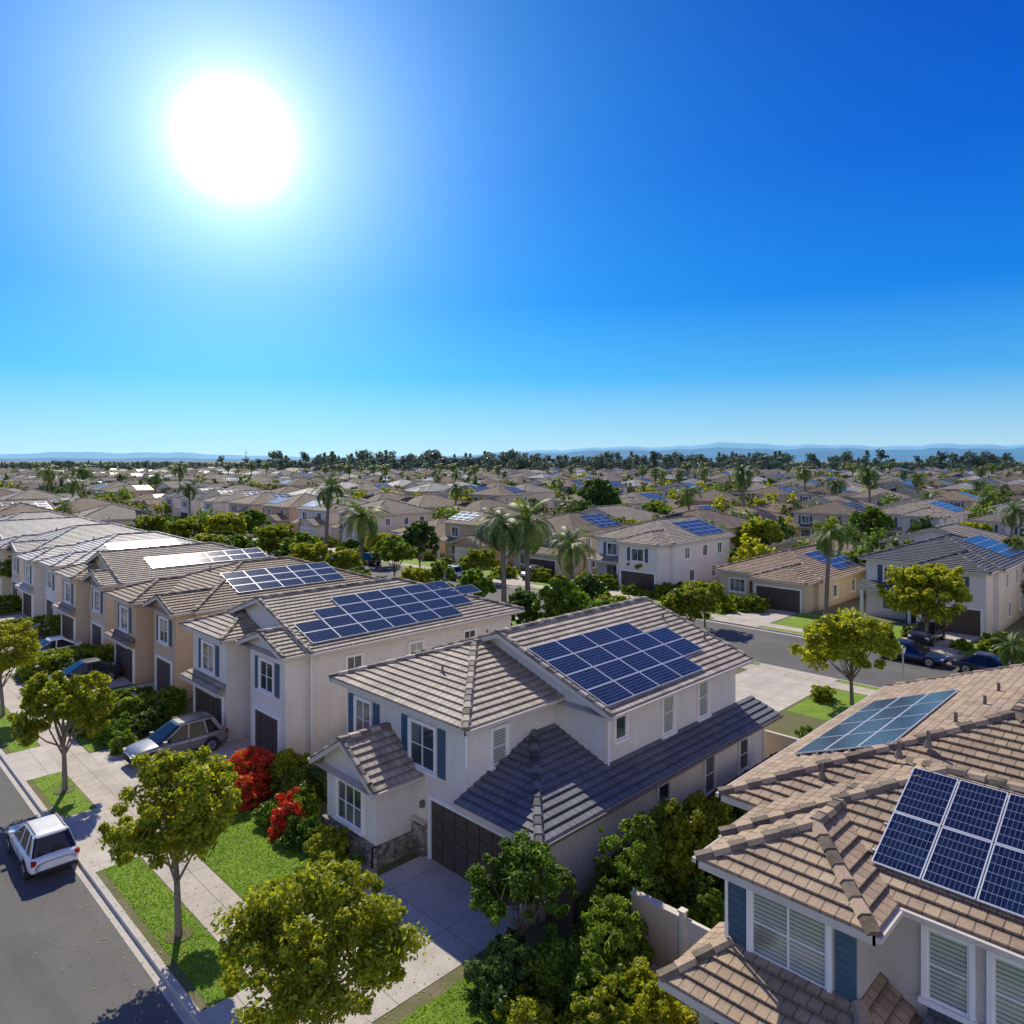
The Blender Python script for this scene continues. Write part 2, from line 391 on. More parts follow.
def solar(P_,o,u,v,cells,mw=1.65,mh=1.0,lift=.13,gap=.025):
    S=P_['solar_panels']; o=Vector(o);u=Vector(u).normalized();v=Vector(v).normalized(); n=u.cross(v).normalized()
    if n.z<0:n=-n
    for i,j in cells:
        p=o+u*(i*(mw+gap))+v*(j*(mh+gap))+n*lift
        S.obox(p-n*.04,u*mw,v*mh,n*.04,'pframe')
        e=.028
        S.face([p+u*e+v*e+n*.003,p+u*(mw-e)+v*e+n*.003,p+u*(mw-e)+v*(mh-e)+n*.003,p+u*e+v*(mh-e)+n*.003],'cell',[(0,0),(1,0),(1,1),(0,1)])
    js=set(j for i,j in cells)
    for j in js:
        ii=[i for i,jj in cells if jj==j]
        for q in (.22,.75):
            a=o+u*(min(ii)*(mw+gap)-.08)+v*(j*(mh+gap)+q*mh)
            S.obox(a,u*((max(ii)-min(ii)+1)*(mw+gap)+.16),v*.05,n*(lift-.045),'metal')
def vents(P_,pts):
    for x,y,z in pts:
        P_['roof_vents'].cyl((x,y,z-.1),(x,y,z+.35),.05,.05,'gutter',8)
        P_['roof_vents'].cyl((x,y,z-.1),(x,y,z+.08),.13,.07,'gutter',8)
# ================================================================ HOUSE 1 (centre)
P=Parts(); S=.34
B=P['walls']; w='st_white'
B.box(17.3,22,16.1,19.6,-.1,2.95,w)
B.box(22,33,16.1,17.0,-.1,2.95,w)
B.box(17.3,22,19.6,27.4,-.1,5.45,w)
B.box(22,32,17.0,27.9,-.1,5.45,w)
B.box(15.5,17.3,22.6,26.0,-.1,2.95,w)
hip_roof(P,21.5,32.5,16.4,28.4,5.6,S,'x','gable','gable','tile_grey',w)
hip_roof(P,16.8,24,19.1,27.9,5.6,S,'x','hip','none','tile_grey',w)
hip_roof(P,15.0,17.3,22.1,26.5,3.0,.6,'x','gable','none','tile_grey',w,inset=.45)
R=P['roof']; t='tile_slate_shade'; z=2.95  # skirt roof lies in shadow, painted in by the darker tile
q=.35
slope(R,[(22,15.5,z),(33.5,15.5,z),(33.5,17,z+1.5*q),(22,17,z+1.5*q)],(1,0,0),t)
slope(R,[(16.7,15.5,z),(22,15.5,z),(22,19.6,z+4.1*q),(20.8,19.6,z+4.1*q)],(1,0,0),t)
slope(R,[(16.7,15.5,z),(16.7,19.6,z),(20.8,19.6,z+4.1*q)],(0,1,0),t)
caps(R,(16.7,15.5,z),(20.8,19.6,z+4.1*q),t)
F=P['fascia']
F.box(16.66,33.54,15.46,15.5,z-.2,z-.01,'fascia'); F.box(16.66,16.7,15.5,19.6,z-.2,z-.01,'fascia')
F.box(16.7,17.29,15.5,19.58,z-.16,z-.15,'fascia'); F.box(17.3,33.5,15.5,16.09,z-.16,z-.15,'fascia')
F.box(16.7,33.5,15.36,15.46,z-.12,z-.01,'gutter')
P['gable_walls'].face([(22,17.0,z+1.5*q),(22,19.6,z),(22,19.6,z+4.2*q)],w)
window(P,17.3,22.1,4.1,1.5,1.65,'-x','shutter',2,2)
window(P,17.3,26.1,4.1,1.1,1.6,'-x','shutter',2,2)
window(P,15.5,24.3,1.75,1.7,1.5,'-x',None,3,2)
window(P,18.9,19.6,4.35,.75,1.35,'-y',None,1,2,gm='glass_blinds')
window(P,26.2,17.0,4.45,.8,1.7,'-y',None,1,2,gm='glass_blinds')
window(P,29.0,17.0,4.45,.8,1.7,'-y',None,1,2,gm='glass_blinds')
window(P,22.9,17.0,4.7,.7,.9,'-y',None,1,1)
window(P,24.5,16.1,1.6,.8,1.4,'-y',None,1,2)
window(P,28.0,16.1,1.6,.8,1.6,'-y',None,1,2)
window(P,31.0,16.1,1.6,.8,1.4,'-y',None,1,2)
garage(P,17.3,19.2,4.7,2.25,'-x')
P['stone_base'].box(17.12,17.3,21.85,22.58,-.1,1.25,'stone'); P['stone_base'].box(17.05,17.3,21.8,22.6,1.25,1.32,'fascia')
P['stone_base'].box(15.3,15.5,22.5,26.1,-.1,.75,'stone')
P['stone_base'].box(15.3,17.1,22.42,22.6,-.1,.75,'stone')
P['stone_base'].box(17.15,17.3,16.05,16.7,-.1,1.0,'stone')
vv=Vector((0,1,S)).normalized()
cells=[(i,0) for i in range(4)]+[(i,1) for i in range(5)]+[(i,2) for i in range(5)]+[(i,3) for i in range(4)]
solar(P,(21.75,16.75,5.6+.35*S),(1,0,0),vv,cells,1.70,1.07)
vents(P,[(31.2,20.5,7.0),(31.6,18.4,6.3),(24.3,26,6.4),(19,23,6.35)])
P['downspouts'].cyl((22.05,16.9,3.4),(22.05,16.9,5.5),.04,.04,'white',8)
P['downspouts'].cyl((17.22,19.52,4.0),(17.22,19.52,5.5),.04,.04,'white',8)
P['downspouts'].cyl((32.9,16.0,0),(32.9,16.0,2.8),.04,.04,'white',8)
P['wall_lantern'].box(17.12,17.3,21.98,22.1,1.8,2.05,'gutter')
P.build('two_storey_house')
# ================================================================ HOUSE 0 (right foreground)
P=Parts(); B=P['walls']; w='st_grey'; tl='tile_tan'
B.box(19.3,32,-1,9.8,-.1,5.45,w)
B.box(17.3,19.3,-8,8.7,-.1,5.44,w)
B.box(16.0,17.3,5.7,8.6,-.1,5.43,w)
B.box(15.2,16.0,5.3,9.0,-.1,2.85,w)
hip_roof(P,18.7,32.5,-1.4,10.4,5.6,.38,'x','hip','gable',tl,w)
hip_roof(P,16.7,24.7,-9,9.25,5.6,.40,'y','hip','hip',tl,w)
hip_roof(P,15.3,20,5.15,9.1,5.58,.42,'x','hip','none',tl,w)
R=P['roof']; z=2.9
slope(R,[(14.5,4.7,z),(14.5,9.6,z),(16.0,8.6,z+1.5*.45),(16.0,5.7,z+1.5*.45)],(0,1,0),tl)
slope(R,[(14.5,9.6,z),(17.3,9.6,z),(17.3,8.6,z+.675),(16.0,8.6,z+.675)],(1,0,0),tl)
slope(R,[(14.5,4.7,z),(17.3,4.7,z),(17.3,5.7,z+.675),(16.0,5.7,z+.675)],(1,0,0),tl)
slope(R,[(16.2,-7,z),(16.2,4.7,z),(17.3,4.7,z+.5),(17.3,-7,z+.5)],(0,1,0),'tile_slate_shade')  # lower roof in shadow, the shade put into its tile colour
caps(R,(14.5,9.6,z),(16.0,8.6,z+.675),tl); caps(R,(14.5,4.7,z),(16.0,5.7,z+.675),tl)
F=P['fascia']
F.box(14.46,14.5,4.66,9.64,z-.2,z-.01,'fascia'); F.box(14.5,17.3,9.6,9.64,z-.2,z-.01,'fascia'); F.box(14.5,17.3,4.7,9.58,z-.16,z-.15,'fascia')
window(P,16.0,7.2,4.3,1.75,1.5,'-x','shutter',2,2,gm='glass_blinds')
window(P,17.3,4.35,4.3,.8,1.5,'-x',None,1,2,gm='glass_blinds'); window(P,17.3,3.15,4.3,.8,1.5,'-x',None,1,2,gm='glass_blinds')
window(P,17.3,1.0,4.3,1.2,1.5,'-x',None,2,2,gm='glass_blinds')
window(P,15.2,7.0,1.6,1.4,1.2,'-x',None,2,1)
window(P,24,9.8,4.2,1.0,1.4,'+y'); 
P['wall_lantern'].box(15.02,15.2,8.35,8.5,1.75,2.05,'gutter'); P['wall_lantern'].box(15.0,15.22,8.32,8.53,2.05,2.1,'gutter')
P['downspouts'].cyl((15.9,8.68,3.6),(15.9,8.68,5.4),.04,.04,'white',8)
vv=Vector((1,0,.40)).normalized()
solar(P,(17.35,5.95-6*1.03,5.6+.65*.40+.01),(0,1,0),vv,[(i,j) for i in range(6) for j in (0,1)],1.0,1.62)
vv=Vector((0,-1,.38)).normalized()
solar(P,(22.0,9.7,5.6+.7*.38),(1,0,0),vv,[(i,j) for i in range(4) for j in range(3)],1.7,.98)
vents(P,[(21.5,6.6,7.0),(22.3,6.1,7.2),(28,5.6,7.4),(20.3,8.2,6.3),(24.2,5.9,7.3),(26.2,5.6,7.4)])
P.build('two_storey_house')
# ================================================================ row houses 2..7
def row_house(Y,wall,tile,solcells,courses=True,var=0,so=(18.4,.5)):
    P=Parts(); B=P['walls']; S=.34
    B.box(18.6,32.5,Y+.6,Y+10.7,-.1,5.45,wall)
    B.box(17.3,18.6,Y+.9,Y+4.6,-.1,5.43,wall)
    B.box(16.7,18.6,Y+6.2,Y+10.6,-.1,5.44,wall)
    hip_roof(P,18.1,33,Y,Y+11.3,5.6,S,'x','gable' if var==0 else 'hip','hip',tile,wall,courses)
    hip_roof(P,16.8,22,Y+.35,Y+5.1,5.57,S,'x','gable' if var!=2 else 'hip','none',tile,wall,courses)
    hip_roof(P,16.2,22,Y+5.7,Y+11.1,5.58,S,'x','hip','none',tile,wall,courses)
    R=P['roof']
    slope(R,[(16.1,Y+5.9,2.75),(16.1,Y+10.9,2.75),(16.7,Y+10.6,3.05),(16.7,Y+6.2,3.05)],(0,1,0),tile,courses)
    P['fascia'].box(16.06,16.1,Y+5.9,Y+10.9,2.55,2.74,'fascia')
    window(P,17.3,Y+2.75,4.1,1.4,1.5,'-x','shutter'); window(P,16.7,Y+8.4,4.1,1.5,1.5,'-x','shutter')
    garage(P,16.7,Y+8.4,3.6,2.2,'-x','garage_brown'); garage(P,17.3,Y+2.75,2.5,2.2,'-x','garage_brown')
    for x in (21,25,29): window(P,x,Y+.6,4.2,.9,1.3,'-y',gm='glass_blinds' if x==25 else 'glass')
    window(P,23,Y+.6,1.5,.9,1.3,'-y')
    P['front_door'].box(18.52,18.6,Y+4.9,Y+5.8,0,2.1,'door')
    v=Vector((0,1,S)).normalized()
    if solcells: solar(P,(so[0],Y+so[1],5.6+so[1]*S),(1,0,0),v,solcells,1.62,1.0)
    vents(P,[(22,Y+7,7.0),(31,Y+5.3,7.2)])
    P['downspouts'].cyl((18.5,Y+.5,0),(18.5,Y+.5,5.4),.04,.04,'white',8)
    P.build('two_storey_house')
c2=[(i,0) for i in range(0,6)]+[(i,1) for i in range(0,7)]+[(i,2) for i in range(1,8)]+[(i,3) for i in range(2,7)]
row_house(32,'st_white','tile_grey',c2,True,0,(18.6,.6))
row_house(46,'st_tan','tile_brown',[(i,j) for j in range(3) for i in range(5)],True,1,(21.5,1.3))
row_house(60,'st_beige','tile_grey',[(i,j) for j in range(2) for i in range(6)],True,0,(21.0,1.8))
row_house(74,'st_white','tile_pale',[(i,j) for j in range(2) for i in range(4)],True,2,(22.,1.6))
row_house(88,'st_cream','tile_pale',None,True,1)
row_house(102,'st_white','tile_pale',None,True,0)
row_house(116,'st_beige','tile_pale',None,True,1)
# ================================================================ generic houses (prototypes)
def proto_house(variant,wall,tile,two=True,panels=True,gmat='garage_brown',shut='shutter'):
    mb=MB()
    class One(dict):
        def __missing__(s,k): return mb
    P=One(); H=5.45 if two else 2.9; S=.34
    mb.box(0,13,0,11,-.3,H,wall)
    ax='x' if variant%2==0 else 'y'
    hip_roof(P,-.5,13.5,-.5,11.5,H+.15,S,ax,'hip','gable' if variant%3==0 else 'hip',tile,wall,True)
    h2=H-.02 if variant%3!=1 else 2.9
    mb.box(-2.5,0,.4,5.8,-.3,h2,wall)
    hip_roof(P,-3.,6,0,6.2,h2+.13,S+.02,'x','gable' if variant%2 else 'hip','none',tile,wall,True,inset=.45)
    if two:
        window(P,0,8.6,4.2,1.5,1.4,'-x',shut,2,1)
        if variant%3!=1: window(P,-2.5,3.1,4.2,1.7,1.4,'-x',shut,2,1)
        else: window(P,0,3.1,4.4,1.5,1.2,'-x',shut,2,1)
        for x in (3,7,10.5):
            window(P,x,0,4.2,1.,1.3,'-y',None,2,1)
        window(P,0,8.6,1.5,1.8,1.4,'-x',None,2,1)
        slope(mb,[(-1.6,6.2,2.85),(-1.6,11.3,2.85),(0,11.3,3.4),(0,6.2,3.4)],(0,1,0),tile,True)
        mb.box(-1.64,-1.6,6.2,11.3,2.67,2.85,'fascia'); mb.box(-1.5,-1.25,10.8,11.05,-.3,2.8,'white'); mb.box(-1.5,-1.25,6.6,6.85,-.3,2.8,'white')
        mb.box(-.05,0,6.6,7.4,0,2.1,'door')
    else:
        window(P,0,8.8,1.5,1.8,1.4,'-x',shut,3,1)
        mb.box(-.05,0,6.5,7.4,0,2.1,'door')
    for x in (4,9): window(P,x,0,1.5,1.,1.3,'-y',None,2,1)
    garage(P,-2.5,3.1,4.6,2.2,'-x',gmat)
    if panels:
        n=variant%3
        if ax=='x':
            v=Vector((0,1,S)).normalized(); solar(P,(6.2,.4,H+.15+.9*S),(1,0,0),v,[(i,j) for i in range(4-(n==1)) for j in range(4)],1.62,1.)
        else:
            v=Vector((1,0,S)).normalized(); solar(P,(.4,5.8,H+.15+.9*S),(0,1,0),v,[(i,j) for i in range(3) for j in range(3)],1.62,1.)
    ob=mb.build('suburban_house'); return ob
protos=[]
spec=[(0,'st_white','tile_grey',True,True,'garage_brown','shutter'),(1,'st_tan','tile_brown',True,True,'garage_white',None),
(2,'st_white','tile_slate_shade',True,True,'garage_brown','shutter'),(3,'st_cream','tile_tan',False,False,'garage_white',None),
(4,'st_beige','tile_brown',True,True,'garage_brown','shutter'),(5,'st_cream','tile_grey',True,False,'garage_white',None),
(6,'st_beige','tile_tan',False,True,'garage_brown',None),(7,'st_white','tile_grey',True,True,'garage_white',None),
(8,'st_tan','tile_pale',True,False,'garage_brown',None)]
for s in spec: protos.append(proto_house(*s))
used=set()
def place_house(i,x,y,rot=0,z=-.1):
    if i not in used: used.add(i); ob=protos[i]
    else:
        ob=bpy.data.objects.new('suburban_house',protos[i].data); COL.objects.link(ob)
    ob.location=(x,y,z); ob.rotation_euler=(0,0,rot); return ob
def vis(x,y,m=12):
    D=(x+y)/math.sqrt(2); R=(x-y)/math.sqrt(2)
    return D>5 and abs(R)<.72*D+m
place_house(2,75,15); place_house(6,73.5,30); place_house(0,72,46); place_house(7,73,-0.5)
r2=[(61,4),(76,1),(91,6),(106,5),(121,7),(136,1),(151,4),(166,0),(181,2)]
for y,i in r2: place_house(i,72+random.uniform(-1,1.5),y)
far=[[] for _ in protos]
def instancer(name,items,child,zz=-.1):
    V=[];Fc=[]
    for x,y,s,r in items:
        c,sn=math.cos(r)*s/2,math.sin(r)*s/2
        b=len(V)
        for ux,uy in ((-1,-1),(1,-1),(1,1),(-1,1)): V.append((x+ux*c-uy*sn,y+ux*sn+uy*c,zz))
        Fc.append((b,b+1,b+2,b+3))
    me=bpy.data.meshes.new(name); me.from_pydata(V,[],Fc); ob=bpy.data.objects.new(name,me); COL.objects.link(ob)
    ob.instance_type='FACES'; ob.use_instance_faces_scale=True; ob.show_instancer_for_render=False
    child.parent=ob; child.location=(0,0,0)
    return ob
rs=random.Random(5)
treespots=[]
def farhouse(X,yy,rot,D):
    i=rs.choice([0,1,2,3,4,4,5,6,7,3,6,0,8,8])
    if rot==0: far[i].append((X+rs.uniform(-1.5,1.5),yy,rs.uniform(.93,1.05),rs.uniform(-.08,.08)))
    else: far[i].append((X+rs.uniform(-1.5,1.5),yy+11,rs.uniform(.93,1.05),math.pi+rs.uniform(-.08,.08)))
    if D<450:
        sgn=-1 if rot==0 else 1
        treespots.append((X+sgn*rs.uniform(4.5,8.5),yy+rs.uniform(6,12)))
        if D<260: treespots.append((X+sgn*rs.uniform(4,9),yy+rs.uniform(-2,3)))
        for _q in range(2 if D<260 else 1): treespots.append((X-sgn*rs.uniform(14,17),yy+rs.uniform(-2,13)))
        if rs.random()<.5: treespots.append((X-sgn*rs.uniform(1,11),yy+12.6))
for k in range(0,16):
    road=56+62*k
    rows=[]
    if k>0: rows.append((road+17,0))
    rows.append((road+17+31,math.pi))
    for X,rot in rows:
        yy=-700+rs.uniform(0,10); cnt=0
        while yy<1000:
            yy+=rs.uniform(13.5,16.5); cnt+=1
            if cnt%13==0: yy+=16
            if X+yy<0 or not vis(X,yy,25): continue
            D=(X+yy)/1.414
            if D>900: continue
            if D>300 and rs.random()<.08: continue
            farhouse(X,yy,rot,D)
yy=131
while yy<640:
    for X,rot in ((20,0),(47,math.pi)): 
        if vis(X,yy,20): farhouse(X,yy,rot,(X+yy)/1.414)
    if yy>195: farhouse(73,yy,0,(73+yy)/1.414)
    yy+=rs.uniform(14.5,16.5)
for yy in np.arange(5,190,4.2):
    treespots.append((86.5+rs.uniform(-1,3.5),yy+rs.uniform(-1,1)))
for i,it in enumerate(far):
    if it:
        ch=bpy.data.objects.new('house',protos[i].data); COL.objects.link(ch)
        instancer('distant_houses',it,ch)
for i in range(len(protos)):
    if i not in used: bpy.data.objects.remove(protos[i])
# ================================================================ vegetation
def np_mesh(name,V,F,mi,mats,smooth=None):
    V=np.asarray(V,dtype=np.float32); F=np.asarray(F,dtype=np.int32)
    me=bpy.data.meshes.new(name); me.vertices.add(len(V)); me.vertices.foreach_set('co',V.ravel())
    me.loops.add(F.size); me.loops.foreach_set('vertex_index',F.ravel())
    me.polygons.add(len(F)); me.polygons.foreach_set('loop_start',np.arange(0,F.size,4,dtype=np.int32))
    try: me.polygons.foreach_set('loop_total',np.full(len(F),4,dtype=np.int32))
    except Exception: pass
    for k in mats: me.materials.append(M[k])
    me.polygons.foreach_set('material_index',np.asarray(mi,dtype=np.int32))
    me.update(calc_edges=True); me.validate()
    return me
def leaves(C,Rd,per,size,rg,updn=.5):
    n=len(C); c=np.repeat(C,per,axis=0); r=np.repeat(Rd,per)[:,None]
    d=rg.normal(size=(n*per,3)); d/=np.linalg.norm(d,axis=1)[:,None]+1e-9
    c=c+d*r*(rg.random((n*per,1))**.45)*np.array([1,1,.8])
    nrm=rg.normal(size=(n*per,3))*.8+np.array([0,0,updn])+d*.6; nrm/=np.linalg.norm(nrm,axis=1)[:,None]
    a=np.cross(nrm,rg.normal(size=(n*per,3))); a/=np.linalg.norm(a,axis=1)[:,None]+1e-9
    b=np.cross(nrm,a)
    s=size*(.6+.8*rg.random((n*per,1)))
    V=np.stack([c-a*s,c-b*s*.55,c+a*s,c+b*s*.55],axis=1).reshape(-1,3)
    F=np.arange(len(V)).reshape(-1,4)
    return V,F
def tube(pts,rad,k=7):
    pts=[Vector(p) for p in pts]; V=[];F=[]
    for i,p in enumerate(pts):
        d=(pts[min(i+1,len(pts)-1)]-pts[max(i-1,0)]).normalized()
        a=d.cross(Vector((.3,.9,.1))).normalized(); b=d.cross(a)
        for j in range(k):
            t=2*math.pi*j/k; V.append(tuple(p+(a*math.cos(t)+b*math.sin(t))*rad[i]))
    for i in range(len(pts)-1):
        for j in range(k): F.append((i*k+j,i*k+(j+1)%k,(i+1)*k+(j+1)%k,(i+1)*k+j))
    return np.array(V),np.array(F)
def assemble(name,parts,mats):
    Vs=[];Fs=[];Ms=[];o=0
    for V,F,m in parts:
        Vs.append(V);Fs.append(F+o);Ms.append(np.full(len(F),m) if np.isscalar(m) else m);o+=len(V)
    return np_mesh(name,np.concatenate(Vs),np.concatenate(Fs),np.concatenate(Ms),mats)
def tree_mesh(h,cw,seed,leaf='leaf_y',nc=85,per=120,size=.11,trunk=.34,detail=True,tr=.10):
    rg=np.random.default_rng(seed); rr=random.Random(seed)
    parts=[]; th=h*trunk
    lean=(rr.uniform(-.2,.2),rr.uniform(-.2,.2))
    top=Vector((lean[0],lean[1],h*.72))
    parts.append((*tube([(0,0,-.15),(lean[0]*.1,lean[1]*.1,.15),(lean[0]*.3,lean[1]*.3,th*.6),(lean[0]*.6,lean[1]*.6,th*1.1),(top.x,top.y,top.z)],[tr*1.7,tr*1.15,tr,tr*.8,tr*.25],8 if detail else 5),0))
    cz=(h+th*.85)/2; rz=(h-th*.85)/2; rw=cw/2
    nl=13 if detail else 5
    lobes=[]
    for i in range(nl):
        az=2*math.pi*(i*.618)+rr.uniform(-.3,.3); el=rr.uniform(-.6,1.05)
        k=rr.uniform(.5,.76)
        lobes.append(np.array([math.cos(az)*math.cos(el)*rw*k,math.sin(az)*math.cos(el)*rw*k,cz+math.sin(el)*rz*k]))
        if detail:
            st=Vector((lean[0]*.5,lean[1]*.5,th*rr.uniform(.8,1.4))); e=Vector(lobes[-1]); mid=(st+e)/2+Vector((0,0,-.15))
            parts.append((*tube([st,mid,e],[tr*.5,tr*.32,tr*.12],5),0))
    lobes.append(np.array([lean[0],lean[1],cz+rz*.55])); lobes.append(np.array([0,0,cz]))
    lobes=np.array(lobes)
    li=rg.integers(0,len(lobes),nc)
    d=rg.normal(size=(nc,3)); d/=np.linalg.norm(d,axis=1)[:,None]
    C=lobes[li]+d*(rg.random((nc,1))**.5)*np.array([rw*.34,rw*.34,rz*.34])
    ns=nc//5; d=rg.normal(size=(ns,3)); d/=np.linalg.norm(d,axis=1)[:,None]; d[:,2]=np.abs(d[:,2])*1.1-.25
    C[:ns]=np.array([0,0,cz])+d*np.array([rw,rw,rz])*rg.uniform(.80,1.04,(ns,1))
    Rd=rg.uniform(.06,.15,nc)*cw*.75; Rd[:ns]*=.6
    if detail:
        for i in range(0,nc,2):
            l=lobes[li[i]]; parts.append((*tube([Vector(l),(Vector(l)+Vector(C[i]))/2+Vector((0,0,.05)),Vector(C[i])],[tr*.14,tr*.1,tr*.05],3),0))
    V,F=leaves(C,Rd,per,size,rg); parts.append((V,F,1))
    return assemble('tree',parts,['bark',leaf])
def put(name,me,x,y,z=0,s=1,r=0,sz=None):
    o=bpy.data.objects.new(name,me); COL.objects.link(o); o.location=(x,y,z); o.scale=(s,s,sz or s); o.rotation_euler=(0,0,r); return o
def at(px,D): 
    R=(px-512)/730*D; return (D+R)/math.sqrt(2),(D-R)/math.sqrt(2)
T=[tree_mesh(5.3,4.5,1,nc=190,per=190,size=.07,trunk=.30),tree_mesh(5.9,4.2,2,nc=170,per=170,size=.075,trunk=.33),tree_mesh(5.6,4.1,3,nc=140,per=140,size=.09,trunk=.33)]
Tg=[tree_mesh(3.9,3.2,4,'leaf_g',nc=120,per=170,size=.065,trunk=.24,tr=.07),tree_mesh(5.5,5.8,5,'leaf_y',nc=140,per=100,size=.14,trunk=.26),tree_mesh(6,5.4,6,'leaf_g',nc=120,per=90,size=.17,trunk=.2),tree_mesh(6,4.8,9,'leaf_d',nc=100,per=90,size=.17,trunk=.15)]
put('street_tree',T[0],9.3,15.9,s=.99); put('street_tree',T[1],8.85,23.7,r=1); put('street_tree',T[2],9.1,37.8); put('street_tree',T[1],9.2,51.5,r=2.4,s=.95); put('street_tree',T[2],9.0,66,r=1.4)
put('garden_tree',Tg[0],15.6,15.2,s=.97)
x,y=at(852,44.7); put('street_tree',Tg[1],x,y,0,1.08); put('street_tree',Tg[1],66.5,18.3,-.1,1.25,2); put('street_tree',Tg[1],57.,3.5,-.1,1.05,1.)
put('garden_tree',Tg[2],43,33,0,.8,1); put('garden_tree',Tg[1],41,27,0,.8,3)
def bush_mesh(rx,ry,h,seed,mats=('leaf_g',),probs=(1,),dens=1.,size=.06,box=False,per=75):
    rg=np.random.default_rng(seed)
    n=max(12,int(14*dens*(rx*ry*4+ (rx+ry)*2*h)))
    p=rg.uniform(-1,1,(n*3,3)); p[:,2]=np.abs(p[:,2])
    q=(np.abs(p)**(8 if box else 2.4)).sum(1); keep=(q<1)&(q>.15); p=p[keep][:n]
    bump_=1+.2*np.sin(p[:,0:1]*5+seed)*np.cos(p[:,1:2]*4)+.1*np.sin(p[:,2:3]*9+seed)
    C=p*np.array([rx,ry,h*.92])*(1 if box else bump_)
    Rd=rg.uniform(.1,.25,len(C))
    V,F=leaves(C,Rd,per,size,rg)
    V[:,2]=np.maximum(V[:,2],.01)
    mi=rg.choice(len(mats),len(F),p=np.array(probs)/sum(probs))
    if 'leaf_r' in mats:   # blossom on the outside, green leaves inside
        c=V.reshape(-1,4,3).mean(1); rr=((c/np.array([rx,ry,h]))**2).sum(1)
        mi=np.where((rr>.55)&(rg.random(len(F))<.8),0,1)
    return assemble('bush',[(V,F,mi)],list(mats))
def bush(name,x,y,rx,ry,h,seed,**k):
    return put(name,bush_mesh(rx,ry,h,seed,**k),x,y)
sd=100
for x,y,rx,ry,h,mt in [(19.4,13.9,1.4,1.1,3.2,'leaf_g'),(21.6,14.0,1.5,1.1,3.3,'leaf_y'),(23.9,14.1,1.4,1.0,3.0,'leaf_y'),(17.6,13.6,1.0,.9,2.0,'leaf_g'),(26.3,13.9,1.3,.9,2.4,'leaf_g'),(28.6,14,1.2,.8,1.8,'leaf_d'),
    (20.6,12.2,1.0,.8,1.5,'leaf_g'),(22.8,12.2,.9,.8,1.3,'leaf_d'),
    (14.3,14.5,1.1,.9,1.7,'leaf_d'),(15.4,13.6,1.0,.9,1.8,'leaf_g'),(15.6,12.2,1.1,.9,1.8,'leaf_g'),(16.8,12.8,1.2,1.0,2.2,'leaf_g'),(14.6,11.4,1.1,.9,1.5,'leaf_y'),(16.2,11.2,1.0,.9,1.5,'leaf_y'),(13.6,13.2,.7,.7,1.0,'leaf_y'),
    (14.6,22.9,.35,.35,.8,'leaf_g'),(14.5,24.4,.8,.7,1.2,'leaf_y'),(14.4,26.0,.7,.7,1.1,'leaf_g'),(15.2,27.9,.8,.8,1.3,'leaf_g'),(15.6,28.9,.9,.8,1.5,'leaf_y'),(14.2,28.4,.6,.6,.9,'leaf_g'),
    (16.4,29.4,.8,.9,1.6,'leaf_d'),(16.4,30.8,.9,.9,2.0,'leaf_y'),
    (12.4,40.7,.5,.5,1.1,'leaf_g'),(12.6,42.6,.9,.8,1.3,'leaf_g'),(14.2,42.8,.9,.8,1.2,'leaf_d'),(15.4,43.6,.9,.8,1.3,'leaf_g'),(12.2,44.0,.6,.6,1.,'leaf_y'),
    (12.5,54,.8,1.2,1.,'leaf_g'),(14.5,57,.9,.9,1.2,'leaf_d'),(42.5,14,1.4,1.2,1.9,'leaf_g'),(40.6,13.5,1.4,1.2,2.,'leaf_g'),(38.4,12.7,1.5,1.3,2.2,'leaf_g'),(44.5,14.6,.8,.8,1.,'leaf_y'),(46,18.6,.9,.6,.9,'leaf_y'),
    (36.5,12,1.3,1.3,2.4,'leaf_y'),(35.6,14.5,1.,1.3,2.,'leaf_g'),(13.2,5.8,.9,.9,1.,'leaf_g'),(13.6,8.6,1.,.9,1.2,'leaf_d')]:
    sd+=1; bush('shrub',x,y,rx,ry,h,sd,mats=(mt,),dens=1.3)
for x,y,rx,ry,h in [(13.3,31.6,1.4,1.0,1.9),(15.0,31.9,1.4,1.0,2.0),(12.2,31.2,.9,.8,1.4),(14.2,30.7,1.0,.7,1.4)]:
    sd+=1; bush('red_flowering_shrub',x,y,rx,ry,h,sd,mats=('leaf_r','leaf_g'),probs=(.55,.45),dens=1.4)
sd+=1; bush('red_flowering_shrub',14.4,27.1,.6,.6,1.5,sd,mats=('leaf_r','leaf_g'),probs=(.65,.35),dens=1.6)
for x,y,rx,ry,h in [(14.2,44.9,2.9,.6,1.5),(13.6,46.6,2.2,.6,1.5),(14.5,58.8,3,.7,1.5),(14.2,60.4,2.5,.7,1.4),(14.5,72.6,3,.7,1.7),(14,86.5,3,.9,1.7)]:
    sd+=1; bush('hedge',x,y,rx,ry,h,sd,mats=('leaf_g','leaf_y'),probs=(.7,.3),dens=1.1,box=True,size=.08)
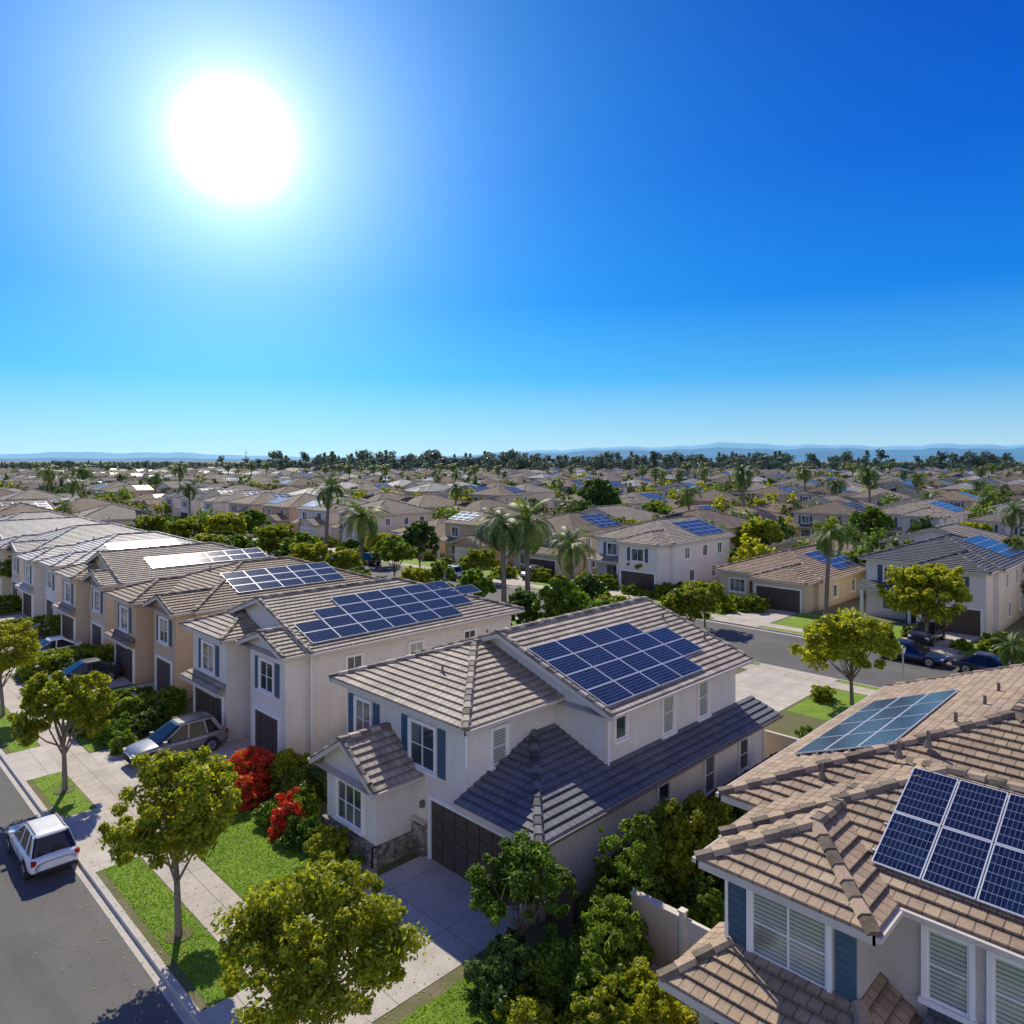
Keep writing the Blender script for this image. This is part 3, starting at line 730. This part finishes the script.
def palm_mesh(h,seed,nf=26,fl=2.6,spread=1.):
    rg=np.random.default_rng(seed); rr=random.Random(seed); parts=[]
    bx,by=rr.uniform(-.4,.4),rr.uniform(-.4,.4)
    pts=[(bx*(t**2),by*(t**2),h*t) for t in np.linspace(0,1,8)]; pts[0]=(0,0,-.2)
    parts.append((*tube(pts,[.3,.22,.2,.19,.18,.17,.17,.2],9),0))
    V=[];F=[]
    for i in range(nf):
        az=i*2.399+rr.uniform(-.25,.25); e0=rr.uniform(-.5,1.35); L=fl*rr.uniform(.8,1.15)
        p=Vector((bx,by,h)); el=e0; d_h=Vector((math.cos(az),math.sin(az),0)); side=Vector((-math.sin(az),math.cos(az),0))
        n=15
        for k in range(n):
            d=d_h*math.cos(el)+Vector((0,0,math.sin(el))); q=p+d*(L/n)
            t=(k+.5)/n; ll=.42*math.sin(math.pi*min(1,t*.85+.12))*spread
            for sg in (-1,1):
                for w2 in (0,.5):
                    a=p.lerp(q,w2); tip=a+side*sg*ll+d*ll*.6+Vector((0,0,-ll*.5)); b=a+d*(L/n*.42)
                    o=len(V); V+=[tuple(a),tuple(b),tuple(tip+d*.03),tuple(tip)]; F.append((o,o+1,o+2,o+3))
            o=len(V); V+=[tuple(p-side*.03),tuple(p+side*.03),tuple(q+side*.02),tuple(q-side*.02)]; F.append((o,o+1,o+2,o+3))
            p=q; el-=.12+.06*(1-abs(e0))
    parts.append((np.array(V),np.array(F),1))
    return assemble('palm',parts,['palmbark','leaf_palm'])
PM=[palm_mesh(8.6,1,30,2.9),palm_mesh(8.2,2,30,3.0),palm_mesh(5.5,3,38,3.5)]
for px,D,i,s in [(504,60,0,1.15),(528,62,1,1.2),(572,78,2,1.1),(326,108,1,1.35),(361,98,2,1.35),(826,66,0,1.0),(1010,100,1,1.),(190,150,0,1.1),(66,120,1,.9),(690,130,0,1.1),(930,150,2,1.2),(985,140,1,1.0),(455,150,0,1.1),(1012,48,2,.5)]:
    x,y=at(px,D); put('palm_tree',PM[i],x,y,-.1,s,px)
rt=random.Random(21)
for px,D,i,s in [(566,58,2,.95),(588,64,3,.9),(300,95,2,1.),(275,100,1,1.2),(395,90,2,1.),(420,100,3,1.2),(250,120,2,1.2),(225,115,1,1.3),(185,110,1,1.2),(150,118,1,1.2),(345,85,1,.9),(440,80,2,.7),(640,86,1,.9),(760,104,1,1.3),(745,110,2,1.1),(800,90,3,.8),(705,66,1,.8),(690,60,1,.9),(380,104,1,.9),(120,110,1,1.),(480,90,1,.8),(600,150,3,2.),(598,148,3,1.7),(655,140,2,1.2),(870,120,2,1.3),(975,110,1,1.1),(940,95,2,.9),(1000,80,1,.8),
    (18,80,2,.9),(60,96,1,.9),(290,75,2,.7),(262,82,1,.8),(330,72,1,.7),(410,66,2,.6),(310,88,1,1.0),(240,92,2,1.0),(205,98,1,1.0),(545,100,2,1.1),(625,110,1,1.2),(500,110,1,1.2)]:
    x,y=at(px,D); put('garden_tree',Tg[i],x,y,-.1,s,rt.uniform(0,6))
BA=bush_mesh(1.1,1.1,1.2,77,mats=('leaf_g','leaf_y'),probs=(.6,.4),size=.12,per=40)
for _ in range(90):
    x=rt.uniform(65.5,71); y=rt.uniform(5,190)
    if vis(x,y,0) : put('shrub',BA,x,y,-.1,rt.uniform(.6,1.4),rt.uniform(0,6))
for _ in range(70):
    x=rt.uniform(35,48.5); y=rt.uniform(28,125)
    put('garden_tree' if _%2 else 'shrub',Tg[1+_%3] if _%2 else BA,x,y,0,rt.uniform(.5,.8) if _%2 else rt.uniform(.8,1.7),rt.uniform(0,6))
def far_tree(seed,kind,leaf):
    rg=np.random.default_rng(seed)
    if kind=='round':
        nc=22; d=rg.normal(size=(nc,3)); d/=np.linalg.norm(d,axis=1)[:,None]
        C=np.array([0,0,.57])+d*(rg.random((nc,1))**.4)*np.array([.38,.38,.30]); Rd=rg.uniform(.08,.18,nc); V,F=leaves(C,Rd,34,.045,rg)
    elif kind=='tall':
        nc=20; C=np.stack([rg.normal(0,.07,nc),rg.normal(0,.07,nc),rg.uniform(.25,.95,nc)],1); Rd=rg.uniform(.07,.15,nc); V,F=leaves(C,Rd,22,.045,rg)
    else:
        nc=24; z=rg.uniform(.15,.95,nc); C=np.stack([rg.normal(0,.16,nc)*(1-z),rg.normal(0,.16,nc)*(1-z),z],1); Rd=.05+.17*(1-z); V,F=leaves(C,Rd,20,.04,rg)
    tv,tf=tube([(0,0,-.02),(0,0,.3),(0.01,0,.7)],[.03,.025,.012],4)
    return assemble('far_tree',[(tv,tf,0),(V,F,1)],['bark',leaf])
def sc_inst(name,items,me,zz=-.1):
    ch=bpy.data.objects.new('tree',me); COL.objects.link(ch); return instancer(name,items,ch,zz)
G={k:[] for k in range(8)}
for x,y in treespots:
    G[rs.choice([0,0,1,1,2,7])].append((x,y,rs.uniform(4.0,8.2),rs.uniform(0,6)))
for _ in range(1050):
    D=rs.uniform(240,640); px=rs.uniform(-20,1044); x,y=at(px,D)
    G[rs.choice([0,1,0,0,2,3,4])].append((x,y,rs.uniform(4.5,9),rs.uniform(0,6)))
for _ in range(2600):
    D=rs.uniform(680,1500); px=rs.uniform(-30,1054); x,y=at(px,D)
    G[rs.choice([4,5,4,6])].append((x,y,rs.uniform(6,13),rs.uniform(0,6)))
for _ in range(520):
    c=rs.choice([60,150,290,360,420,470,520,600,680,760,860,960]); px=rs.gauss(c,26); D=rs.uniform(620,900); x,y=at(px,D)
    G[rs.choice([5,5,6,4])].append((x,y,rs.uniform(12,25) if c not in (60,150) else rs.uniform(9,15),rs.uniform(0,6)))
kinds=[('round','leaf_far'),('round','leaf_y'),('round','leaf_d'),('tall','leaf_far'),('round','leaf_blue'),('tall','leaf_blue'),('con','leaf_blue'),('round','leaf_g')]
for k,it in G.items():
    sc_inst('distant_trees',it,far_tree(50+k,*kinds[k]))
PF=[(at(rs.uniform(-20,1044),rs.uniform(150,520)),rs.uniform(.9,1.5)) for _ in range(70)]
ch=bpy.data.objects.new('palm',PM[0]); COL.objects.link(ch); instancer('distant_palm_trees',[(p[0],p[1],s,s*9) for p,s in PF],ch)
# ================================================================ ground, roads
def sheet(name,rects,z,mat):
    mb=MB()
    for x0,x1,y0,y1 in rects: mb.face([(x0,y0,z),(x1,y0,z),(x1,y1,z),(x0,y1,z)],mat)
    return single(mb,name)
sheet('ground',[(-20000,20000,-20000,20000)],-.13,'ground')
mb=MB(); mb.box(8.0,51,-60,400,-.6,0,'soil'); single(mb,'residential_block_terrain')
sheet('road',[(-3,7.62,-60,400),(51.6,61.4,-60,600)],-.126,'asphalt')
sheet('road',[(118,127,-400,900),(180,189,-400,900),(242,251,-400,900)],-.122,'asphalt')
sheet('gutter',[(7.62,7.85,-60,400),(51.15,51.6,-60,600),(61.4,61.8,-60,600)],-.122,'kerb')
mb=MB(); mb.box(7.85,8.05,-60,400,-.3,.015,'kerb'); mb.box(51,51.15,-60,400,-.3,.015,'kerb'); mb.box(61.8,61.95,-60,600,-.3,.01,'kerb'); single(mb,'kerb')
sheet('sidewalk',[(9.6,11.1,-60,400),(48.9,50.4,-60,400)],.008,'walk'); sheet('sidewalk',[(63.2,64.7,-60,600)],-.118,'walk')
drv=[(8.05,9.6,18.6,20),(8.05,9.6,29.5,34.9),(8.05,9.6,40.2,44.5),(8.05,9.6,54,58.8),(8.05,9.6,-2,3)]
sheet('driveway_apron',drv,.004,'drive')
sheet('driveway',[(11.1,17.3,16.4,22.0),(11.1,18.6,33.6,41.6),(11.1,18.6,47.5,52),(11.1,18.6,52.6,57.8),(11.1,17.5,61,71),(11.1,17.5,75,84),(36,48.9,19.5,25),(50.4,51,19.5,25),(11.1,17.3,-4,4)],.012,'drive')
sheet('garden_path',[(11.1,15.4,22.3,23.1),(14.9,15.3,23.1,24)],.016,'walk')
sheet('patio',[(17.4,33,10.4,12.4),(33.6,40,26,34),(33.6,36,8,19)],.006,'drive')
dy=(15,30.2,46,61,76,91,106,121,-.5)
sheet('driveway',[(64.7,72.6,y+.8,y+5.4) for y in dy]+[(61.95,63.2,y+.8,y+5.4) for y in dy],-.114,'drive')
lawns=[(8.3,9.55,20,29.5),(8.3,9.55,34.9,40.2),(8.3,9.55,44.5,54),(8.3,9.55,58.8,66),(11.15,14.2,23.2,30.3),(8.3,9.55,3,18.6),(11.15,14.0,5,15.9),(11.15,12.6,41.8,46),(11.15,14.,45.2,47)]
lawns2=[(34,48.8,6,12),(42.5,48.8,12,19.3),(42,48.8,26,60),(34,41,36,120),(42,48.8,62,120),(50.42,50.98,-20,19.4),(50.42,50.98,25.1,120)]
sheet('lawn',lawns+lawns2,.006,'grass')
sheet('lawn',[(64.75,71.6,y0,y1) for y0,y1 in ((5,15.5),(20.6,30.7),(35.8,46.5),(51.6,61.6),(66.6,76.6),(81.6,91.6),(96.6,106.6),(111.6,121.6))]+[(61.97,63.18,y0,y1) for y0,y1 in ((5,15.5),(20.6,30.7),(35.8,46.5),(51.6,61.6),(66.6,76.6),(81.6,91.6))]+[(86,93,-20,200)],-.110,'grass')
rg=np.random.default_rng(3); Vb=[]
for x0,x1,y0,y1 in lawns:
    n=int((x1-x0)*(y1-y0)*(260 if y0<32 else 90)); 
    p=np.stack([rg.uniform(x0,x1,n),rg.uniform(y0,y1,n),np.full(n,.004)],1); a=rg.uniform(0,6.28,n); w=rg.uniform(.012,.03,n)[:,None]; d=np.stack([np.cos(a),np.sin(a),0*a],1)
    hgt=rg.uniform(.03,.07,n)[:,None]*np.array([0,0,1]); lean=rg.normal(0,.03,(n,3))*np.array([1,1,0])
    Vb.append(np.stack([p-d*w,p+d*w,p+d*w*.2+hgt+lean,p-d*w*.2+hgt+lean],1).reshape(-1,3))
Vb=np.concatenate(Vb); put('grass_blades',assemble('grass',[(Vb,np.arange(len(Vb)).reshape(-1,4),0)],['blade']),0,0)
# fallen leaves on pavement and drive near the street trees
LV=[]
for x,y,n in ((9.6,17,260),(9.4,23.7,320),(9.6,37.8,200),(13.5,16.5,160),(7.8,27,240)):
    p=np.stack([rg.normal(x,1.1,n),rg.normal(y,2.0,n),np.full(n,.022)],1); p[:,2]=np.where(p[:,0]<7.9,-.115,.024); a=rg.uniform(0,6.28,n); s=rg.uniform(.02,.045,n)[:,None]
    d=np.stack([np.cos(a),np.sin(a),0*a],1); e=np.stack([-np.sin(a),np.cos(a),0*a],1)
    LV.append(np.stack([p-d*s,p-e*s*.6,p+d*s+[0,0,.006],p+e*s*.6],1).reshape(-1,3))
LV=np.concatenate(LV); put('fallen_leaves',assemble('fl',[(LV,np.arange(len(LV)).reshape(-1,4),0)],['leaf_y']),0,0)
mb=MB()
for x,y in ((8.85,23.7),(9.05,37.8)): 
    mb.face([(x+.42*math.cos(t),y+.42*math.sin(t),.03) for t in [i*math.pi/8 for i in range(16)]],'soil')
single(mb,'tree_well_mulch')
mb=MB()
for x in np.arange(19.2,32,.16): mb.box(x,x+.145,14.92,14.95,0,1.75+.02*math.sin(x*7),'fence')
for x in np.arange(19.2,32,2.4): mb.box(x,x+.1,14.8,14.92,0,1.85,'fence')
mb.box(19.2,32,14.88,14.915,.3,.4,'fence'); mb.box(19.2,32,14.88,14.915,1.4,1.5,'fence'); single(mb,'wooden_fence')
mb=MB()
for yy in np.arange(15.0,16.0,.15): mb.box(17.6,17.64,yy,yy+.135,0,1.75,'fence')
mb.box(17.55,17.7,14.85,15.0,0,1.9,'fence'); mb.box(17.64,17.68,15,16.1,.3,.4,'fence'); mb.box(17.64,17.68,15,16.1,1.4,1.5,'fence'); single(mb,'wooden_gate')
mb=MB()
for yy in np.arange(9.85,11.3,.15): mb.box(18.4,18.45,yy,yy+.142,.05,1.7,'vinyl')
for yy in (9.7,11.35): mb.box(18.33,18.5,yy,yy+.16,0,1.95,'vinyl'); mb.box(18.3,18.53,yy-.03,yy+.19,1.95,2.0,'vinyl')
mb.box(18.36,18.48,9.86,11.35,1.7,1.8,'vinyl'); mb.box(18.36,18.48,9.86,11.35,.1,.2,'vinyl'); single(mb,'garden_gate')
mb=MB(); mb.box(18.35,18.5,11.55,13.2,0,1.75,'st_beige'); mb.box(18.3,18.55,11.52,13.2,1.75,1.83,'fascia')
single(mb,'garden_wall')
mb=MB()
for Y in (30.6,44.9,59,73): mb.box(19.5,34,Y,Y+.12,0,1.7,'vinyl'); mb.box(19.5,34,Y-.03,Y+.15,1.7,1.76,'vinyl')
mb.box(34,34.12,8,130,0,1.7,'st_beige'); mb.box(33.97,34.15,8,130,1.7,1.77,'fascia'); single(mb,'garden_wall')
mb=MB(); mb.cyl((50.6,15.3,0),(50.6,15.3,2.7),.06,.045,'metal',10); mb.cyl((50.6,15.3,0),(50.6,15.3,.3),.12,.08,'metal',10); mb.cyl((50.6,15.3,2.7),(50.6,15.3,3.05),.11,.17,'head',10); mb.cyl((50.6,15.3,3.05),(50.6,15.3,3.2),.21,.03,'gutter',10); single(mb,'street_lamp')
x,y=at(246,620); mb=MB(); mb.cyl((x,y,0),(x,y,24),.5,.15,'gutter',6)
for z in (16,18.5,21): mb.cyl((x-1.2,y+1.2,z),(x+1.2,y-1.2,z),.25,.25,'gutter',5)
single(mb,'antenna_mast')
# ================================================================ cars
def car(x,y,z,rot,paint,kind='suv',name='parked_car',sc=1.):
    e=empty(name,(x,y,z)); e.rotation_euler=(0,0,rot); e.scale=(sc,sc,sc)
    H=1.0 if kind=='suv' else .86; TOP=1.66 if kind=='suv' else 1.42
    st=[(-2.36,.50,H*.80,.74),(-2.30,.36,H*.95,.84),(-2.1,.30,H*1.02,.91),(-1.4,.28,H*1.03,.93),(0,.26,H*1.0,.93),(.95,.27,H*.99,.93),(1.5,.29,H*.94,.92),(2.0,.31,H*.86,.89),(2.24,.38,H*.74,.80),(2.32,.46,H*.62,.68)]
    mb=MB(); rings=[]
    for X,zb,zt,w in st:
        half=[(0,zt+.02),(w*.6,zt+.01),(w*.9,zt-.03),(w,zt-.16),(w*1.01,(zb+zt)/2),(w*.98,zb+.12),(w*.9,zb),(0,zb)]
        ring=[(X,a,b) for a,b in half]+[(X,-a,b) for a,b in half[-2:0:-1]]
        rings.append(ring)
    n=len(rings[0]); mb.v=[p for r in rings for p in r]
    for i in range(len(rings)-1):
        for j in range(n):
            mb.f.append((i*n+j,i*n+(j+1)%n,(i+1)*n+(j+1)%n,(i+1)*n+j)); mb.m.append(mb.mi(paint)); mb.uv+=[(0,0)]*4
    mb.f.append(tuple(range(n))); mb.m.append(0); mb.uv+=[(0,0)]*n
    mb.f.append(tuple((len(rings)-1)*n+j for j in range(n))[::-1]); mb.m.append(0); mb.uv+=[(0,0)]*n
    o=mb.build('body',e,True); sub=o.modifiers.new('s','SUBSURF'); sub.levels=1; sub.render_levels=2
    rx0=-2.14 if kind=='suv' else -1.95; rt0=-1.75 if kind=='suv' else -1.05; ft=.10; fb=1.15; hb=.83; ht=.62
    zb=H*1.0-.02; zt=TOP-.05
    def ring(f,z):
        xr=rx0+(rt0-rx0)*f; xf=fb+(ft-fb)*f; w=hb+(ht-hb)*f; r=.22
        pts=[]
        for cx,cy,a0 in ((xf-r,w-r,0),(xr+r,w-r,90),(xr+r,-w+r,180),(xf-r,-w+r,270)):
            for k in range(4):
                a=math.radians(a0+k*30); pts.append((cx+r*math.cos(a),cy+r*math.sin(a),z))
        return pts
    g=MB(); rr_=[ring(0,zb),ring(.5,zb+(zt-zb)*.5),ring(1,zt)]
    for i in range(2):
        for j in range(16): g.face([rr_[i][j],rr_[i][(j+1)%16],rr_[i+1][(j+1)%16],rr_[i+1][j]],'carglass')
    g.build('windows',e)
    r=MB(); A=ring(.97,zt-.02); Bq=ring(1.02,zt+.03)
    def shr(P,s,z): 
        cx=sum(p[0] for p in P)/16; return [(cx+(p[0]-cx)*s,p[1]*s,z) for p in P]
    Rg=[A,Bq,shr(Bq,.93,zt+.065),shr(Bq,.6,zt+.085)]
    for i in range(3):
        for j in range(16): r.face([Rg[i][j],Rg[i][(j+1)%16],Rg[i+1][(j+1)%16],Rg[i+1][j]],paint)
    r.face(Rg[3],paint)
    for s in (-1,1):
        def pil(p,q,wd=.08):
            p,q=Vector(p),Vector(q); r.obox(p-Vector((wd/2,0,0)),q-p,(wd,0,0),(0,s*.025,0),paint)
        pil((rx0+.16,s*(hb-.02),zb),(rt0+.16,s*ht,zt),.22 if kind=='suv' else .24)
        pil((fb-.2,s*(hb-.01),zb),(ft-.15,s*(ht+.005),zt),.08); pil((-.3,s*(hb),zb),(-.38,s*(ht+.005),zt),.07)
        if kind=='suv': pil((-1.25,s*hb,zb),(-1.15,s*ht,zt),.08); r.box(rt0+.25,ft-.1,s*(ht-.08)-.02,s*(ht-.08)+.02,zt+.08,zt+.12,'gutter')
        r.box(.78,.95,s*.93-.09,s*.93+.09,zb-.0,zb+.13,paint)
    r.build('roof_and_pillars',e)
    d=MB()
    for s in (-1,1):
        for X in (-1.42,1.42):
            d.cyl((X,s*.70,.36),(X,s*.945,.36),.41,.41,'rubber',22)
            d.cyl((X,s*.72,.34),(X,s*.965,.34),.345,.335,'rubber',22); d.cyl((X,s*.93,.34),(X,s*.975,.34),.24,.23,'rim',14); d.cyl((X,s*.95,.34),(X,s*.985,.34),.06,.05,'rubber',8)
            for k in range(5):
                a=k*1.2566; d.obox((X+math.cos(a)*.07-math.sin(a)*.02,s*.976,.34+math.sin(a)*.07+math.cos(a)*.02),(math.cos(a)*.14,0,math.sin(a)*.14),(math.sin(a)*.04,0,-math.cos(a)*.04),(0,s*.006,0),'rubber')
        for X in (-.33,.72,-1.25): d.box(X-.006,X+.006,s*.932-.008,s*.932+.008,.42,H-.14,'rubber')
        d.box(-1.0,1.0,s*.925-.015,s*.925+.02,.27,.35,'rubber')
        d.box(-2.34,-2.18,s*.78-.1,s*.78+.08,H*.74,H*.92,'tail'); d.box(2.1,2.27,s*.62-.14,s*.62+.14,H*.64,H*.74,'head')
        d.box(-.55,-.38,s*.94-.01,s*.94+.02,H-.25,H-.22,'metal'); d.box(.5,.67,s*.94-.01,s*.94+.02,H-.25,H-.22,'metal')
    d.box(-2.37,-2.28,-.72,.72,.36,.48,'rubber'); d.box(-2.385,-2.3,-.25,.25,.6,.70,'white'); d.box(2.2,2.335,-.45,.45,.44,.60,'rubber'); d.box(2.22,2.335,-.62,.62,.31,.38,'rubber')
    d.build('wheels_and_trim',e)
    return e
h=math.pi/2
car(7.0,32.4,-.126,h,'car_white',sc=.88); car(14.2,38.4,.012,math.pi,'car_silver')
car(14.3,55.2,.012,math.pi,'car_dark','sedan')
car(60.2,17.6,-.126,-h,'car_blue','sedan'); car(60.2,12.4,-.126,-h,'car_dark','sedan'); car(67.5,18.6,-.11,math.pi,'car_dark'); car(68.5,2.5,-.11,math.pi,'car_white')
car(14.3,64,.012,math.pi,'car_white','sedan'); car(60.3,72,-.126,h,'car_white'); car(60.3,90,-.126,h,'car_dark'); car(52.9,60,-.126,h,'car_silver','sedan'); car(68.3,63.8,-.11,0,'car_silver'); car(68.3,94,-.11,0,'car_white','sedan')
# ================================================================ hills
def hills(name,D0,prof,mat,seed):
    rg=random.Random(seed); mb=MB(); n=160; rows=5; V=[]
    for j in range(rows+1):
        for i in range(n+1):
            px=-250+1550*i/n
            t=px
            hpx=0
            for k in range(len(prof)-1):
                if prof[k][0]<=t<=prof[k+1][0]:
                    f=(t-prof[k][0])/(prof[k+1][0]-prof[k][0]); hpx=prof[k][1]*(1-f)+prof[k+1][1]*f
            hpx+= (math.sin(i*.55+seed)*.7+math.sin(i*1.37+seed)*.5+math.sin(i*2.9)*.25)*(.25+hpx/14)
            D=D0*(1+.06*j); f=math.sin(min(1,j/4)*math.pi/2)*(1 if j<5 else .2)
            x,y=at(px,D); V.append((x,y,-5+max(0,f*(hpx*D/730))+ (rg.uniform(-8,8) if 0<j<4 else 0)))
    mb.v=V
    for j in range(rows):
        for i in range(n):
            a=j*(n+1)+i; mb.f.append((a,a+1,a+n+2,a+n+1)); mb.m.append(mb.mi(mat)); mb.uv+=[(0,0)]*4
    mb.build(name,None,True)
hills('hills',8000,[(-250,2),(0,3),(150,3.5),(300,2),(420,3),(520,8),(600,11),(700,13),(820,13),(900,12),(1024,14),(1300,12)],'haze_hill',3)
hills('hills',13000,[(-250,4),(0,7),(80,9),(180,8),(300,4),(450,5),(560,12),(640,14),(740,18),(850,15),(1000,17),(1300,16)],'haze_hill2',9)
# ================================================================ camera, light, sky
cam=bpy.data.cameras.new('camera'); co=bpy.data.objects.new('camera',cam); COL.objects.link(co)
co.location=(0,0,15); co.rotation_euler=(math.radians(90),0,math.radians(-45))
cam.sensor_width=36; cam.lens=730/1024*36; cam.shift_y=-52/1024; cam.clip_start=.1; cam.clip_end=60000
scene.camera=co
az=math.radians(65.8); el=math.radians(43)
sd_=Vector((math.cos(az)*math.cos(el),math.sin(az)*math.cos(el),math.sin(el)))
L=bpy.data.lights.new('sun','SUN'); L.energy=5.0; L.angle=math.radians(.5); L.color=(1,.92,.76)
lo=bpy.data.objects.new('sun',L); COL.objects.link(lo); lo.rotation_euler=sd_.to_track_quat('Z','Y').to_euler(); lo.location=(0,0,60)
W=bpy.data.worlds.new('World'); scene.world=W; W.use_nodes=True; nt=W.node_tree; bg=nt.nodes['Background']
sky=nn(nt,'ShaderNodeTexSky',sky_type='NISHITA'); sky.sun_disc=False; sky.sun_elevation=el; sky.sun_rotation=math.pi/2-az
sky.air_density=1.; sky.dust_density=.6; sky.ozone_density=3.
tc=nn(nt,'ShaderNodeTexCoord'); nm=nn(nt,'ShaderNodeVectorMath',operation='NORMALIZE'); nt.links.new(tc.outputs['Generated'],nm.inputs[0])
ge=math.radians(22.3); gd=(math.cos(az)*math.cos(ge),math.sin(az)*math.cos(ge),math.sin(ge))
dt=nn(nt,'ShaderNodeVectorMath',operation='DOT_PRODUCT'); nt.links.new(nm.outputs[0],dt.inputs[0]); dt.inputs[1].default_value=gd
th=math_(nt,'ARCCOSINE',math_(nt,'MINIMUM',dt.outputs['Value'],.99999))
K=1/.12
def ex(k,p,a):
    x=math_(nt,'POWER',math_(nt,'DIVIDE',th,math.radians(k)),p)
    return math_(nt,'MULTIPLY',math_(nt,'EXPONENT',math_(nt,'MULTIPLY',x,-1)),a*K)
sz=nn(nt,'ShaderNodeSeparateXYZ'); nt.links.new(nm.outputs[0],sz.inputs[0])
grad=ramp(nt,sz.outputs[2],[(0.,(.56,.76,.88)),(.05,(.32,.62,.86)),(.11,(.08,.42,.86)),(.21,(.008,.215,.79)),(.36,(.001,.11,.65)),(.55,(.0,.055,.48)),(1.,(.0,.035,.32))])
gs=nn(nt,'ShaderNodeVectorMath',operation='SCALE'); nt.links.new(grad,gs.inputs[0]); gs.inputs[3].default_value=K
tint=mixc(nt,1.,sky.outputs[0],(.2,.8,1.4),'MULTIPLY')
base=mixc(nt,.94,tint,gs.outputs[0])
def addc(base,fac,col):
    cc=nn(nt,'ShaderNodeVectorMath',operation='SCALE'); cc.inputs[0].default_value=col; nt.links.new(fac,cc.inputs[3])
    a=nn(nt,'ShaderNodeVectorMath',operation='ADD'); nt.links.new(base,a.inputs[0]); nt.links.new(cc.outputs[0],a.inputs[1]); return a.outputs[0]
c=addc(base,ex(1.9,1.6,6),(1,1,.98)); c=addc(c,ex(5.0,1.1,1.15),(.95,.97,1)); c=addc(c,ex(13,1.9,.30),(.72,.9,1.)); c=addc(c,ex(30,2.0,.30),(.12,.75,1.))
anti_fill=math_(nt,'MULTIPLY',math_(nt,'MAXIMUM',math_(nt,'MULTIPLY',dt.outputs['Value'],-1),0),1.05*K)  # added fill: warm brightening of the unseen sky opposite the sun
c=addc(c,anti_fill,(1,.88,.70))
nt.links.new(c,bg.inputs[0]); bg.inputs[1].default_value=.12
scene.view_settings.view_transform='Standard'; scene.view_settings.look='None'; scene.view_settings.exposure=0; scene.view_settings.gamma=1
